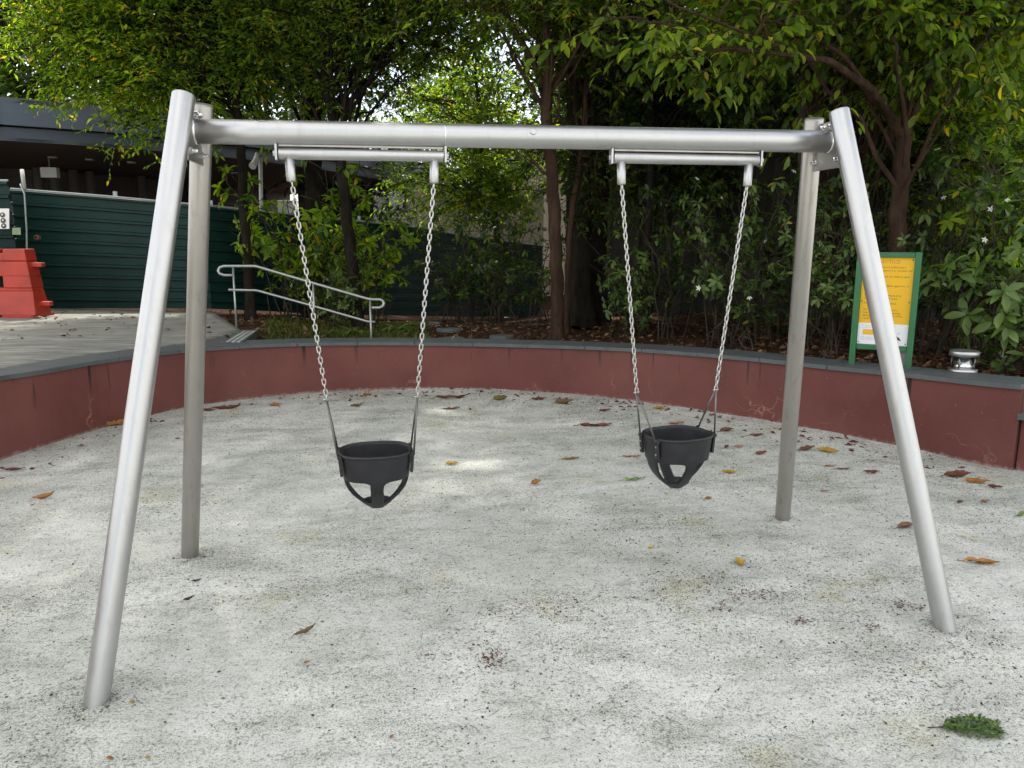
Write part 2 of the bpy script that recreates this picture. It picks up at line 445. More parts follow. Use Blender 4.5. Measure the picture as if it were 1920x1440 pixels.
# ------------------------------------------------------------------ playground floor, wall, terrace, planting bed
rng = np.random.default_rng(7)
FEET = ((-1.605, -0.64), (-1.598, 0.604), (1.596, -0.644), (1.569, 0.625))
def und(x, y):
    z = 0.009*np.sin(x*1.7+0.4)*np.cos(y*1.3)+0.006*np.sin(x*4.1+y*2.9)+0.004*np.sin(x*7.3-y*6.1+1)-0.006
    for fx, fy in FEET:
        r2 = (x-fx)**2+(y-fy)**2
        z = z*(1-np.exp(-r2/0.09))+0.010*np.exp(-r2/0.016)
    return z
def axis(lo, hi, step):
    far = np.array([1.0, 2.5, 6, 15, 40, 110])
    return np.concatenate([lo-far[::-1], np.arange(lo, hi+1e-6, step), hi+far])
gx, gyy = axis(-4.6, 4.6, 0.06), axis(-4.2, 6.2, 0.06)
X, Y = np.meshgrid(gx, gyy)
Z = und(X, Y)
ins = (np.abs(X) < 4.7) & (Y > -4.3) & (Y < 6.3)
Z = np.where(ins, Z, -0.012)
nx, ny = len(gx), len(gyy)
idx = np.arange(nx*ny).reshape(ny, nx)
F = np.stack([idx[:-1, :-1], idx[:-1, 1:], idx[1:, 1:], idx[1:, :-1]], -1).reshape(-1, 4)
fl = link('playground_ground', mesh('playground_ground', np.stack([X, Y, Z], -1).reshape(-1, 3), F, True), M['ground'])
tag(fl, 'pale grey granular playground ground under the swings', 'ground', kind='structure')

# inner foot of the wall, from the photograph's left to its right, with the height of the coping's underside
WP = [(-3.95, -4.5, .56), (-4.0, -2.0, .56), (-3.93, 0.0, .56), (-3.72, 1.5, .558), (-3.379, 2.647, .556), (-3.222, 2.99, .545), (-3.006, 3.50, .533),
      (-2.74, 3.90, .527), (-2.50, 4.21, .519), (-2.25, 4.43, .508), (-1.826, 4.68, .494), (-1.141, 4.87, .472), (-0.401, 4.88, .457), (0.334, 4.71, .451),
      (1.08, 4.40, .456), (1.45, 4.17, .465), (1.964, 3.70, .486), (2.504, 3.05, .504), (2.92, 2.47, .514), (3.241, 1.965, .53), (3.47, 1.50, .548), (3.60, 1.265, .56)]
WS = smooth_path(WP, 5)
seg = np.linalg.norm(np.diff(WS[:, :2], axis=0), axis=1)
cum = np.concatenate([[0], np.cumsum(seg)])
def wall_at(s):
    p = np.array([np.interp(s, cum, WS[:, k]) for k in range(3)])
    a = np.array([np.interp(min(s+.08, cum[-1]), cum, WS[:, k]) for k in range(2)]); b = np.array([np.interp(max(s-.08, 0), cum, WS[:, k]) for k in range(2)])
    t = (a-b)/np.linalg.norm(a-b)
    return p, t, np.array([-t[1], t[0]])            # outward normal, away from the playground
wall = empty('retaining_wall', (0, 4.9, 0))
tag(wall, 'low curved dark red painted retaining wall with slate grey coping', 'wall')
WALL_T = 0.30
def strip(s0, s1, prof, step=0.12):
    """sweep a profile [(outward, height above ground or 'T'+offset)] along the wall"""
    n = max(2, int((s1-s0)/step)+1); V = []; k = len(prof)
    for s in np.linspace(s0, s1, n):
        p, t, o = wall_at(s)
        for (a, top, dz) in prof:
            z = (p[2] if top else 0)+dz
            V.append((p[0]+o[0]*a, p[1]+o[1]*a, z))
    F = [(i*k+j, i*k+(j+1) % k, (i+1)*k+(j+1) % k, (i+1)*k+j) for i in range(n-1) for j in range(k)]
    F += [tuple(range(k))[::-1], tuple((n-1)*k+j for j in range(k))]
    return V, F
V, F = strip(0, cum[-1], [(0, 0, -0.15), (0, 1, 0), (WALL_T, 1, 0), (WALL_T, 0, -0.15)])
w = MB().add(V, F).build('wall_body', M['wall'], wall); w.location = (0, -4.9, 0)
COP_W, COP_T = 0.36, 0.036
def coping(s0, s1, jig):
    c = 0.004
    V, F = strip(s0+0.003, s1-0.003, [(-0.022, 1, 0.002+jig), (-0.022, 1, COP_T-c+jig), (-0.022+c, 1, COP_T+jig), (COP_W-c, 1, COP_T+jig), (COP_W, 1, COP_T-c+jig), (COP_W, 1, 0.002+jig)])
    o = MB().add(V, F).build('coping_slab', M['coping'], wall); o.location = (0, -4.9, 0)
s = 0.02
while s < cum[-1]-0.2:
    e = min(s+0.60+rng.uniform(-.03, .03), cum[-1])
    if cum[-1]-e < 0.25: e = cum[-1]
    coping(s, e, rng.uniform(-.0012, .0012)); s = e
# lower stepped end at the right-hand side of the wall
pe, te, oe = wall_at(cum[-1])
step = empty('stone_step', (pe[0]+0.4, pe[1]-0.3, 0))
tag(step, 'low red step block with grey slab at the end of the curved wall', 'step')
ang = math.atan2(te[1], te[0])
def oriented(mb_fn, name, mat, parent, bevel=0):
    mb = MB(); mb_fn(mb); return mb.build(name, mat, parent, bevel=bevel)
Mz = np.array(Matrix.Rotation(ang, 3, 'Z'))
def loc2(a, b, z):
    q = pe[:2]+te*a+oe*b; return (q[0]-step.location[0], q[1]-step.location[1], z)
oriented(lambda m: m.box(loc2(0.40, 0.46, 0.10), (0.78, 0.86, 0.50), Mz), 'riser', M['wall'], step)
oriented(lambda m: m.box(loc2(0.40, 0.45, 0.372), (0.82, 0.92, 0.04), Mz), 'slab', M['coping'], step, 0.004)
back = empty('return_wall', (pe[0]+0.5, pe[1]+0.6, 0))
tag(back, 'red end wall turning away behind the low step', 'wall')
def loc3(a, b, z):
    q = pe[:2]+te*a+oe*b; return (q[0]-back.location[0], q[1]-back.location[1], z)
oriented(lambda m: m.box(loc3(0.06, 1.32, 0.20), (0.14, 1.96, 0.72), Mz), 'wall_body', M['wall'], back)
oriented(lambda m: m.box(loc3(0.06, 1.36, 0.582), (0.20, 1.98, 0.036), Mz), 'coping_slab', M['coping'], back, 0.004)

def sstep(a, b, x):
    t = np.clip((x-a)/(b-a), 0, 1); return t*t*(3-2*t)
def bed_z(x, y):
    """height of the planting bed behind the wall"""
    base = 0.455+0.095*sstep(1.0, 3.2, np.abs(x-0.2))
    dip = 0.42*sstep(6.3, 12.5, y)*np.exp(-((x-1.5)/4.2)**2)
    return base-dip-0.05+0.02*np.sin(x*3.1+y*1.7)*np.cos(y*2.3)
# bed: rays leaving the wall outwards
ts = np.concatenate([[COP_W-0.06], np.arange(0.5, 9, 0.25), np.arange(9, 20, 1.0), [25, 40, 80]])
ss = np.linspace(0.5, cum[-1], 110)
V = []
for a in ss:
    p, t, o = wall_at(a)
    for b in ts:
        q = p[:2]+o*b; V.append((q[0], q[1], float(bed_z(q[0], q[1]))+(rng.uniform(-.01, .01) if 0.4 < b < 9 else 0)))
k = len(ts)
F = np.array([(i*k+j, (i+1)*k+j, (i+1)*k+j+1, i*k+j+1) for i in range(len(ss)-1) for j in range(k-1)])
bed = link('planting_bed_ground', mesh('planting_bed_ground', V, F, True), M['soil'])
tag(bed, 'brown soil of the planting bed behind the wall', 'ground', kind='structure')

# concrete terrace on the left, up to the green hoarding
DZ = 0.585
sA = float(np.interp(0, [0, 1], [0.6, 1]))
dk = []
sL, sR = 0.3, float(cum[np.argmin(np.abs(WS[:, 0]+2.30)+np.abs(WS[:, 1]-4.4))])
inner = [wall_at(a)[0][:2]+wall_at(a)[2]*(COP_W+0.002) for a in np.linspace(sL, sR, 40)]
innz = [wall_at(a)[0][2]+COP_T-0.006 for a in np.linspace(sL, sR, 40)]
pD = gz(452, 622, 0.55); pE = gz(398, 585, 0.56); pF = gz(120, 577, 0.57); pG = gz(-500, 577, 0.57)
outer_line = np.array([pG[:2]+(-4, -6), pG[:2], pF[:2], pE[:2], pD[:2]])
oc = np.concatenate([[0], np.cumsum(np.linalg.norm(np.diff(outer_line, axis=0), axis=1))])
V = []; m_ = 14
for i, q in enumerate(inner):
    u = i/39
    o = np.array([np.interp(u**0.8*oc[-1], oc, outer_line[:, c]) for c in (0, 1)])
    for j in range(m_+1):
        t = j/m_
        pnt = q*(1-t)+o*t
        V.append((pnt[0], pnt[1], innz[i]*(1-t)+0.565*t))
F = np.array([(i*(m_+1)+j, (i+1)*(m_+1)+j, (i+1)*(m_+1)+j+1, i*(m_+1)+j+1) for i in range(39) for j in range(m_)])
dk = link('terrace_pavement', mesh('terrace_pavement', V, F, True), M['deck'])
sol = dk.modifiers.new('thick', 'SOLIDIFY'); sol.thickness = 0.12; sol.offset = -1 if True else 1
tag(dk, 'weathered grey concrete terrace between wall and green hoarding', 'pavement', kind='structure')

# tiled landing at the top of the ramp with three pale strips
ld = [gz(x, y, .543) for x, y in ((372, 643), (404, 619), (484, 618), (456, 640))]
lg = empty('ramp_landing', ld[0]); tag(lg, 'dark grey tiled ramp landing with pale strips at the handrail foot', 'landing', kind='structure')
lq = [p-ld[0] for p in ld]
MB().add([p for p in lq]+[p-np.array([0, 0, .08]) for p in lq], [(0, 3, 2, 1)[::-1], (4, 5, 6, 7)[::-1], (0, 1, 5, 4), (1, 2, 6, 5), (2, 3, 7, 6), (3, 0, 4, 7)]).build('slab', M['coping'], lg)
for k in range(3):
    a0, a1 = gz(427+k*10, 640, .547)-ld[0], gz(459+k*9, 620, .547)-ld[0]
    d_ = (a1-a0)/np.linalg.norm(a1-a0); w_ = np.array([-d_[1], d_[0], 0])*.016
    MB().add([a0-w_, a0+w_, a1+w_, a1-w_]+[p+np.array([0, 0, -.01]) for p in (a0-w_, a0+w_, a1+w_, a1-w_)], [(3, 2, 1, 0), (4, 5, 6, 7), (0, 1, 5, 4), (1, 2, 6, 5), (2, 3, 7, 6), (3, 0, 4, 7)]).build('nosing_strip', M['hoard_edge'], lg)

# ------------------------------------------------------------------ swing frame
fr = empty('swing_frame', (0, 0, 0))
tag(fr, 'silver tubular steel A-frame carrying the two toddler swings', 'swing frame')
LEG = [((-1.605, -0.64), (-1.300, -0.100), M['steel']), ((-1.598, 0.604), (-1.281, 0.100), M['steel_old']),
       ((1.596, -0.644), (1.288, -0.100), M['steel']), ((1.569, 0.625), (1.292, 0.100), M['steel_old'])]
ZT = [2.066, 2.066, 2.074, 2.073]
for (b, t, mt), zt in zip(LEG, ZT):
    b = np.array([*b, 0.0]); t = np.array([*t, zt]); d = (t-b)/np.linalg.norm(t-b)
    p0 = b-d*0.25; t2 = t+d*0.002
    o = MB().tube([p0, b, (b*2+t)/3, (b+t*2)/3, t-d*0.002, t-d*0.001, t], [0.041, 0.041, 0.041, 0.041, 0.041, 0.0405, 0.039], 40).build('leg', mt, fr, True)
    cap = MB().tube([t-d*0.001, t+d*0.003, t+d*0.0035], [0.0375, 0.0375, 0.036], 32).build('end_cap', mt, o, True)
beam_pts = np.array([[-1.292, 0, 1.953], [1.312, 0, 1.965]])
bm_ = MB().tube([beam_pts[0]+(beam_pts[1]-beam_pts[0])*t for t in np.linspace(0, 1, 12)], 0.046, 40).build('top_beam', M['steel'], fr, True)
for xx in (-0.345,):
    MB().tube([(xx-0.002, 0, 1.9575), (xx+0.002, 0, 1.9575)], 0.0468, 40).build('weld_seam', M['bolt'], bm_, True)
# round cap plug on the beam's face
def disc(name, c, nrm, r, h, mat, parent, n=20):
    c = np.array(c, float); nrm = np.array(nrm, float)/np.linalg.norm(nrm)
    return MB().tube([c, c+nrm*h*0.7, c+nrm*h], [r, r, r*0.85], n).build(name, mat, parent, True)
pc = gy(1000, 247, -0.045)
disc('beam_plug', (pc[0], -0.0425, pc[2]), (0, -1, 0.25), 0.013, 0.006, M['steel'], bm_)
for sx, xp, zc in ((-1, -1.300, 1.953), (1, 1.318, 1.965)):
    # trapezoid joint plate between the two legs
    def ylim(z, i):
        (b, t, _), zt = LEG[i], ZT[i]
        return b[1]+(t[1]-b[1])*z/zt
    i0 = 0 if sx < 0 else 2
    z0, z1 = zc-0.115, zc+0.085
    y00, y01, y10, y11 = ylim(z0, i0)+.030, ylim(z1, i0)+.030, ylim(z0, i0+1)-.030, ylim(z1, i0+1)-.030
    a, c = xp-0.006, xp+0.006
    V = [(a, y00, z0), (a, y10, z0), (a, y11, z1), (a, y01, z1), (c, y00, z0), (c, y10, z0), (c, y11, z1), (c, y01, z1)]
    pl = MB().add(V, [(0, 3, 2, 1), (4, 5, 6, 7), (0, 1, 5, 4), (1, 2, 6, 5), (2, 3, 7, 6), (3, 0, 4, 7)]).build('joint_plate', M['steel_old'], fr, False, 0.002)
    MB().tube([(xp-sx*0.006, 0, zc), (xp-sx*0.016, 0, zc)], [0.052, 0.0475], 32).build('weld_collar', M['bolt'], bm_, True)
    for yb, zb in ((-0.085, z0+0.035), (0.085, z0+0.035), (-0.028, z1-0.022), (0.034, z1-0.022)):
        nb = MB()
        inw = -sx
        nb.tube([(xp+inw*0.006, yb, zb), (xp+inw*0.015, yb, zb)], [0.014, 0.014], 6)
        nb.tube([(xp+inw*0.015, yb, zb), (xp+inw*0.030, yb, zb), (xp+inw*0.033, yb, zb)], [0.008, 0.008, 0.005], 12)
        nb.build('bolt', M['bolt'], pl)
# ------------------------------------------------------------------ toddler swings
LINK_P = 0.0225
def link_mesh():
    n, r, hw, hl = 16, 0.0031, 0.0068, 0.0140
    pts = []
    for i in range(n):
        a = 2*math.pi*i/n
        x, z = hw*math.cos(a), hw*math.sin(a)
        z += (hl-hw)*(1 if math.sin(a) > 1e-6 else (-1 if math.sin(a) < -1e-6 else 0))
        pts.append((x, 0, z))
    P = np.array(pts); k = 7; V = []
    for i in range(n):
        t = P[(i+1) % n]-P[i-1]; t /= np.linalg.norm(t); u = np.cross(t, (0, 1, 0))
        for j in range(k):
            b = 2*math.pi*j/k; V.append(P[i]+r*(math.cos(b)*u+math.sin(b)*np.array((0, 1, 0))))
    F = [(i*k+j, ((i+1) % n)*k+j, ((i+1) % n)*k+(j+1) % k, i*k+(j+1) % k) for i in range(n) for j in range(k)]
    me = mesh('chain_link', V, F, True); me.materials.append(M['chain']); return me
LINK = link_mesh()
def bucket_mesh():
    nt_, ns = 160, 64
    S = np.linspace(0, 0.246, ns)
    ax = np.interp(S, [0, .05, .10, .130, .160, .190, .215, .234, .246], [.150, .145, .139, .132, .119, .096, .070, .046, .028])
    by = np.interp(S, [0, .05, .10, .130, .160, .190, .215, .234, .246], [.130, .127, .122, .114, .101, .082, .060, .042, .028])
    k = np.array([1, 2, 3, 2, 1.])/9
    sm = lambda a: np.convolve(np.pad(a, 2, mode='edge'), k, 'valid')
    ax, by = sm(ax), sm(by)
    th = np.arange(nt_)*2*math.pi/nt_
    p = 2.5
    ex = np.sign(np.cos(th))*np.abs(np.cos(th))**(2/p); ey = np.sign(np.sin(th))*np.abs(np.sin(th))**(2/p)
    V = np.stack([ax[:, None]*ex, by[:, None]*ey, np.repeat(-S[:, None], nt_, 1)], -1)
    def hole(x, y, s):
        cs = 0.024+0.03*max(0, (0.125-s)/0.02)**2*(s < 0.125)      # centre strap with fillets at the top
        if s < 0.104 or s > 0.222: return False
        if abs(x) < cs: return False
        return abs(y) > 0.036*min(1, (0.262-s)/0.13) and abs(x) < 0.136
    F = []
    for i in range(ns-1):
        for j in range(nt_):
            j2 = (j+1) % nt_
            c = (V[i, j]+V[i, j2]+V[i+1, j]+V[i+1, j2])/4
            if hole(c[0], c[1], -c[2]): continue
            F.append((i*nt_+j, (i+1)*nt_+j, (i+1)*nt_+j2, i*nt_+j2))
    F.append(tuple((ns-1)*nt_+j for j in range(nt_))[::-1])
    me = mesh('bucket', V.reshape(-1, 3), F, True)
    bm = bmesh.new(); bm.from_mesh(me)
    bmesh.ops.delete(bm, geom=[v for v in bm.verts if not v.link_faces], context='VERTS')
    # relax the stepped edges of the leg openings
    for _ in range(6):
        upd = {}
        for v in bm.verts:
            be = [e for e in v.link_edges if e.is_boundary]
            if len(be) == 2 and v.co.z < -0.02:
                upd[v] = (be[0].other_vert(v).co+be[1].other_vert(v).co+v.co*1.0)/3
        for v, c in upd.items(): v.co = c
    bm.to_mesh(me); bm.free()
    me.materials.append(M['rubber']); return me, ex, ey
BUCKET, EX, EY = bucket_mesh()
def torus_loop(P, r, k=8):
    n = len(P); V = []
    for i in range(n):
        t = P[(i+1) % n]-P[i-1]; t /= np.linalg.norm(t); u = np.cross(t, (0, 0, 1)); u /= np.linalg.norm(u); w_ = np.cross(u, t)
        for j in range(k):
            b = 2*math.pi*j/k; V.append(P[i]+r*(math.cos(b)*u+math.sin(b)*w_))
    return V, [(i*k+j, ((i+1) % n)*k+j, ((i+1) % n)*k+(j+1) % k, i*k+(j+1) % k) for i in range(n) for j in range(k)]
def make_swing(xa, xb, sl, sr, zsl, ca, cb, zc, seatx, rimz, phi, label, zb):
    root = empty('toddler_swing', (seatx, 0, 0))
    tag(root, label, 'swing', 'toddler swings on the frame')
    ox = np.array([-seatx, 0, 0])
    for x in (xa, xb):
        sgn = 1 if x == xb else -1
        m = MB(); m.box(np.array([x, 0, zb+0.012])+ox, (0.009, 0.036, 0.076))
        br = m.build('hanger_bracket', M['steel'], root, False, 0.002)
        MB().tube([np.array([x+sgn*0.004, 0, zb])+ox, np.array([x+sgn*0.012, 0, zb])+ox], 0.012, 6).build('bolt', M['bolt'], br)
    MB().box(np.array([(xa+xb)/2, 0, zb+0.030])+ox, (xb-xa-0.02, 0.020, 0.008)).build('stop_bar', M['steel_old'], root, False, 0.001)
    pt = MB().tube([np.array([xa+.008, 0, zb])+ox, np.array([xa+.011, 0, zb])+ox, np.array([xb-.011, 0, zb])+ox, np.array([xb-.008, 0, zb])+ox], [.020, .0225, .0225, .020], 24).build('pivot_tube', M['steel'], root, True)
    for (x, c) in ((sl, ca), (sr, cb)):
        top = np.array([x, 0, zb-0.012]); bot = np.array([x+(0.003 if c > x else -0.003), 0, zsl])
        MB().tube([top+ox, bot+(0, 0, .004)+ox, bot+ox], [.0185, .0185, .0165], 20).build('chain_sleeve', M['steel'], root, True)
        A = bot+(0, 0, .012); B = np.array([c, 0, zc]); d = B-A; L = np.linalg.norm(d); n = int(round(L/LINK_P))
        ch = empty('chain', (0, 0, 0)); ch.parent = root
        q = Vector(-d).to_track_quat('Z', 'Y')
        for i in range(n+1):
            pnt = A+d*(i/n)
            lk = link('link', LINK, None, ch, pnt+ox)
            twist = (0 if i % 2 else R(90))+R(8)+rng.uniform(-.12, .12)
            lk.rotation_mode = 'QUATERNION'; lk.rotation_quaternion = q @ Matrix.Rotation(twist, 3, 'Z').to_quaternion()
        # shackle pin under the last link
        MB().tube([B+ox+(-.014, -.004, -.006), B+ox+(.014, .004, -.004)], 0.003, 8).build('shackle_pin', M['chain'], root, True)
        side = -1 if x == sl else 1
        for yy in (-0.062, 0.062):
            e = np.array([seatx, 0, rimz-0.004])+np.array([side*(0.156*math.cos(phi))-math.sin(phi)*yy, side*0.156*math.sin(phi)+math.cos(phi)*yy, 0])
            MB().tube([B+(0, yy*0.06, -.008)+ox, B*0.5+e*0.5+(0, yy*.02, 0)+ox, e+ox], 0.0042, 8).build('hanger_rod', M['rod'], root, True)
    seat = link('bucket_seat', BUCKET, None, root, (0, 0, rimz), (0, 0, phi))
    sol = seat.modifiers.new('thick', 'SOLIDIFY'); sol.thickness = 0.011; sol.offset = -1
    P = np.stack([0.149*EX, 0.129*EY, np.full(len(EX), 0.001)], -1)
    me = mesh('rim', *torus_loop(P[::2], 0.0072), True)
    link('rim', me, M['rubber'], seat)
    for side in (-1, 1):
        for yy in (-0.062, 0.062):
            b = MB(); b.box((side*0.1475, yy, -0.040), (0.012, 0.022, 0.09), np.array(Matrix.Rotation(side*R(5), 3, 'Y')))
            ob = b.build('side_strap', M['rubber'], seat, False, 0.003)
            b = MB().tube([(side*0.150, yy-0.014, -0.004), (side*0.150, yy+0.014, -0.004)], 0.009, 10).build('bush', M['rubber'], ob, True)
            for zz in (-0.03, -0.065):
                MB().tube([(side*0.1525, yy, zz), (side*0.156, yy, zz)], [0.005, 0.003], 8).build('rivet', M['chain'], ob, True)
    return root
make_swing(-0.998, -0.344, -0.950, -0.388, 1.772, -0.851, -0.477, 0.905, -0.6585, 0.672, R(4), 'black bucket toddler swing hanging low beneath the beam section with the weld seam', 1.8775)
make_swing(0.343, 1.000, 0.386, 0.951, 1.775, 0.483, 0.852, 0.893, 0.680, 0.690, R(14), 'black bucket toddler swing turned to show its side, nearer the yellow notice board', 1.883)

# ------------------------------------------------------------------ handrail on the ramp
def zplane(D): return lambda px, py: gd(px, py, D)
pb = gz(444, 619, 0.555)
D0 = float(np.dot(pb-CAM, _f))
hr = empty('ramp_handrail', pb)
tag(hr, 'thin grey steel ramp handrail with two rails sloping down and looped ends', 'handrail')
def H(px, py, dd=0.0): return gd(px, py, D0+dd)-pb
top = [H(437, 516), H(420, 516), H(412, 513), H(409, 508), H(412, 502), H(420, 499), H(478, 499, -.02), H(486, 501, -.02), H(588, 531, -.10), H(688, 560, -.2), H(697, 561.5, -.2), H(712, 561.5, -.2), H(718, 564, -.2), H(720, 569, -.2), H(718, 574, -.2), H(712, 577, -.2), H(697, 577, -.2)]
MB().tube(top, 0.0165, 10).build('top_rail', M['rail'], hr, True)
MB().tube([H(429, 543.5), H(480, 544.5, -.02), H(487, 546, -.02), H(588, 574, -.1), H(690, 603, -.2), H(703, 603.5, -.2)], 0.014, 10).build('lower_rail', M['rail'], hr, True)
for (x0, y0, x1, y1, dd) in ((437, 500, 444, 622, 0), (587, 532, 590, 600, -.1), (694, 562, 697, 660, -.2)):
    MB().tube([H(x0, y0, dd), H(x1, y1, dd)], 0.012, 10).build('post', M['rail'], hr, True)

# ------------------------------------------------------------------ notice board
pl_, pr_ = gz(1597, 679, 0.565), gz(1703, 687, 0.565)
ax_ = (pr_-pl_); wS = np.linalg.norm(ax_[:2]); angS = math.atan2(ax_[1], ax_[0])
dS = np.linalg.norm((pr_-CAM)[:2]); rr_ = ray(1726, 473); HS = CAM[2]+dS*rr_[2]/np.hypot(rr_[0], rr_[1])-0.565
sg = empty('notice_board', pl_, angS)
tag(sg, 'yellow and white playground notice in a green frame behind the front leg', 'sign')
pw = 0.045
for x in (0, wS):
    MB().box((x, 0, HS/2-0.05), (pw, 0.045, HS+0.1)).build('post', M['signgreen'], sg, False, 0.003)
zb0 = 0.135
for z in (zb0, HS-0.022):
    MB().box((wS/2, 0.002, z), (wS-pw-0.004, 0.035, 0.040)).build('crossbar', M['signgreen'], sg, False, 0.003)
pan = MB().box((wS/2, 0.008, (zb0+HS-0.02)/2), (wS-pw-0.004, 0.008, HS-0.022-zb0-0.040)).build('panel', M['yellow'], sg)
zlo, zhi = zb0+0.022, HS-0.044
zs = zlo+(zhi-zlo)*0.245
MB().box((wS/2, 0.0030, (zlo+zs)/2), (wS-pw-0.006, 0.002, zs-zlo)).build('white_field', M['notice_white'], pan)
MB().box((wS*0.30, 0.0014, zlo+(zs-zlo)*0.58), (wS*0.30, 0.002, (zs-zlo)*0.26)).build('yellow_label', M['yellow'], pan)
def text_mesh(lines):
    """lines: (string, x, z, height). One flat mesh of print."""
    V = []; F = []
    for s_, x, z, h in lines:
        cu = bpy.data.curves.new('t', 'FONT'); cu.body = s_; cu.size = h*1.35; cu.resolution_u = 1
        ob = bpy.data.objects.new('t', cu); COL.objects.link(ob)
        bpy.context.view_layer.update()
        me = bpy.data.meshes.new_from_object(ob.evaluated_get(bpy.context.evaluated_depsgraph_get()))
        k = len(V)
        V += [(v.co.x+x, 0, v.co.y+z) for v in me.vertices]; F += [tuple(i+k for i in p.vertices) for p in me.polygons]
        bpy.data.objects.remove(ob); bpy.data.curves.remove(cu); bpy.data.meshes.remove(me)
    return V, F
x0 = 0.05; hgt = zhi-zs
rows = [("The play equipment in this area is", .845), ("for children between 2 to 12 years old", .795), ("Toddler swings are for children aged", .705), ("2 to 5", .66),
        ("Play structures: children aged 6 to 12", .565), ("years old", .52), ("The use of play equipment is by", .42), ("children at own risk of users", .375), ("Adult supervision is advised", .30),
        ("The management shall not be", .20), ("responsible for loss of property,", .155), ("damage or injury in the use of the", .11), ("equipment", .065)]
def sized(rows, z0_, hh):
    return [(t, x0, z0_+hh*f, 0.0155) for t, f in rows]
V, F = text_mesh(sized(rows, zs, hgt))
link('lettering', mesh('lettering', V, F), M['ink'], pan, (0, 0.0035, 0))
V, F = text_mesh([("NOTICE", wS*0.34, zs+hgt*.912, 0.030)])
link('heading', mesh('heading', V, F), M['ink_red'], pan, (0, 0.0035, 0))
V, F = text_mesh([("To report faults in the playground,", x0, zlo+(zs-zlo)*.86, .013), ("contact us at any hour by free", x0, zlo+(zs-zlo)*.76, .013), ("call", x0+.26, zlo+(zs-zlo)*.55, .013), ("Call us 24 hours", x0, zlo+(zs-zlo)*.30, .012), ("1800 471 7300", x0, zlo+(zs-zlo)*.20, .012)])
link('contact_print', mesh('contact_print', V, F), M['ink_grey'], pan, (0, 0.0014, 0))
em = MB()
ex_, ez_ = wS-pw-0.055, zlo+(zs-zlo)*0.30
for k in range(3):
    a = k*0.011
    em.add([(ex_-0.02+a, 0, ez_+0.03-a), (ex_-0.012+a, 0, ez_+0.032-a*.6), (ex_+0.010+a, 0, ez_-0.004-a*.3), (ex_-0.008+a, 0, ez_-0.002-a*.3)], [(0, 1, 2, 3)])
em.build('emblem', M['ink'], pan, loc=(0, 0.0012, 0))
for (x, z) in ((pw/2+0.014, zlo+0.016), (wS-pw/2-0.014, zlo+0.016), (pw/2+0.014, zhi-0.016), (wS-pw/2-0.014, zhi-0.016), (pw/2+0.014, (zlo+zhi)/2), (wS-pw/2-0.014, (zlo+zhi)/2)):
    MB().tube([(x, 0.0035, z), (x, -0.001, z)], 0.005, 8).build('screw', M['ink'], pan)
MB().box((wS*0.86, 0.02, 0.06), (0.07, 0.03, 0.20)).build('bracket', M['roofgrey'], sg)

# ------------------------------------------------------------------ bollard light on the coping
pbl = gz(1805, 694, 0.575)
bl = empty('bollard_light', pbl)
tag(bl, 'short round silver bollard light with flat lid on the coping', 'light')
MB().tube([(0, 0, -0.03), (0, 0, 0.012), (0, 0, 0.016)], [0.098, 0.098, 0.090], 36).build('base_ring', M['steel'], bl, True)
MB().tube([(0, 0, 0.012), (0, 0, 0.05), (0, 0, 0.090), (0, 0, 0.112)], [0.082, 0.060, 0.040, 0.034], 36).build('reflector_cone', M['bolt'], bl, True)
gl = MB().tube([(0, 0, 0.014), (0, 0, 0.112)], [0.084, 0.084], 40, False).build('lens', None, bl, True)
mg, ng, bgx = newmat('clear_lens'); bgx.inputs['Transmission Weight'].default_value = 1.0; bgx.inputs['Roughness'].default_value = 0.03; bgx.inputs['IOR'].default_value = 1.1
gl.data.materials.append(mg)
for k in range(4):
    a = k*math.pi/2+0.5
    MB().tube([(0.076*math.cos(a), 0.076*math.sin(a), 0.012), (0.076*math.cos(a), 0.076*math.sin(a), 0.114)], 0.005, 8).build('rod', M['steel'], bl, True)
MB().tube([(0, 0, 0.110), (0, 0, 0.112), (0, 0, 0.143), (0, 0, 0.150), (0, 0, 0.152)], [0.100, 0.103, 0.103, 0.098, 0.085], 40).build('lid', M['steel'], bl, True)

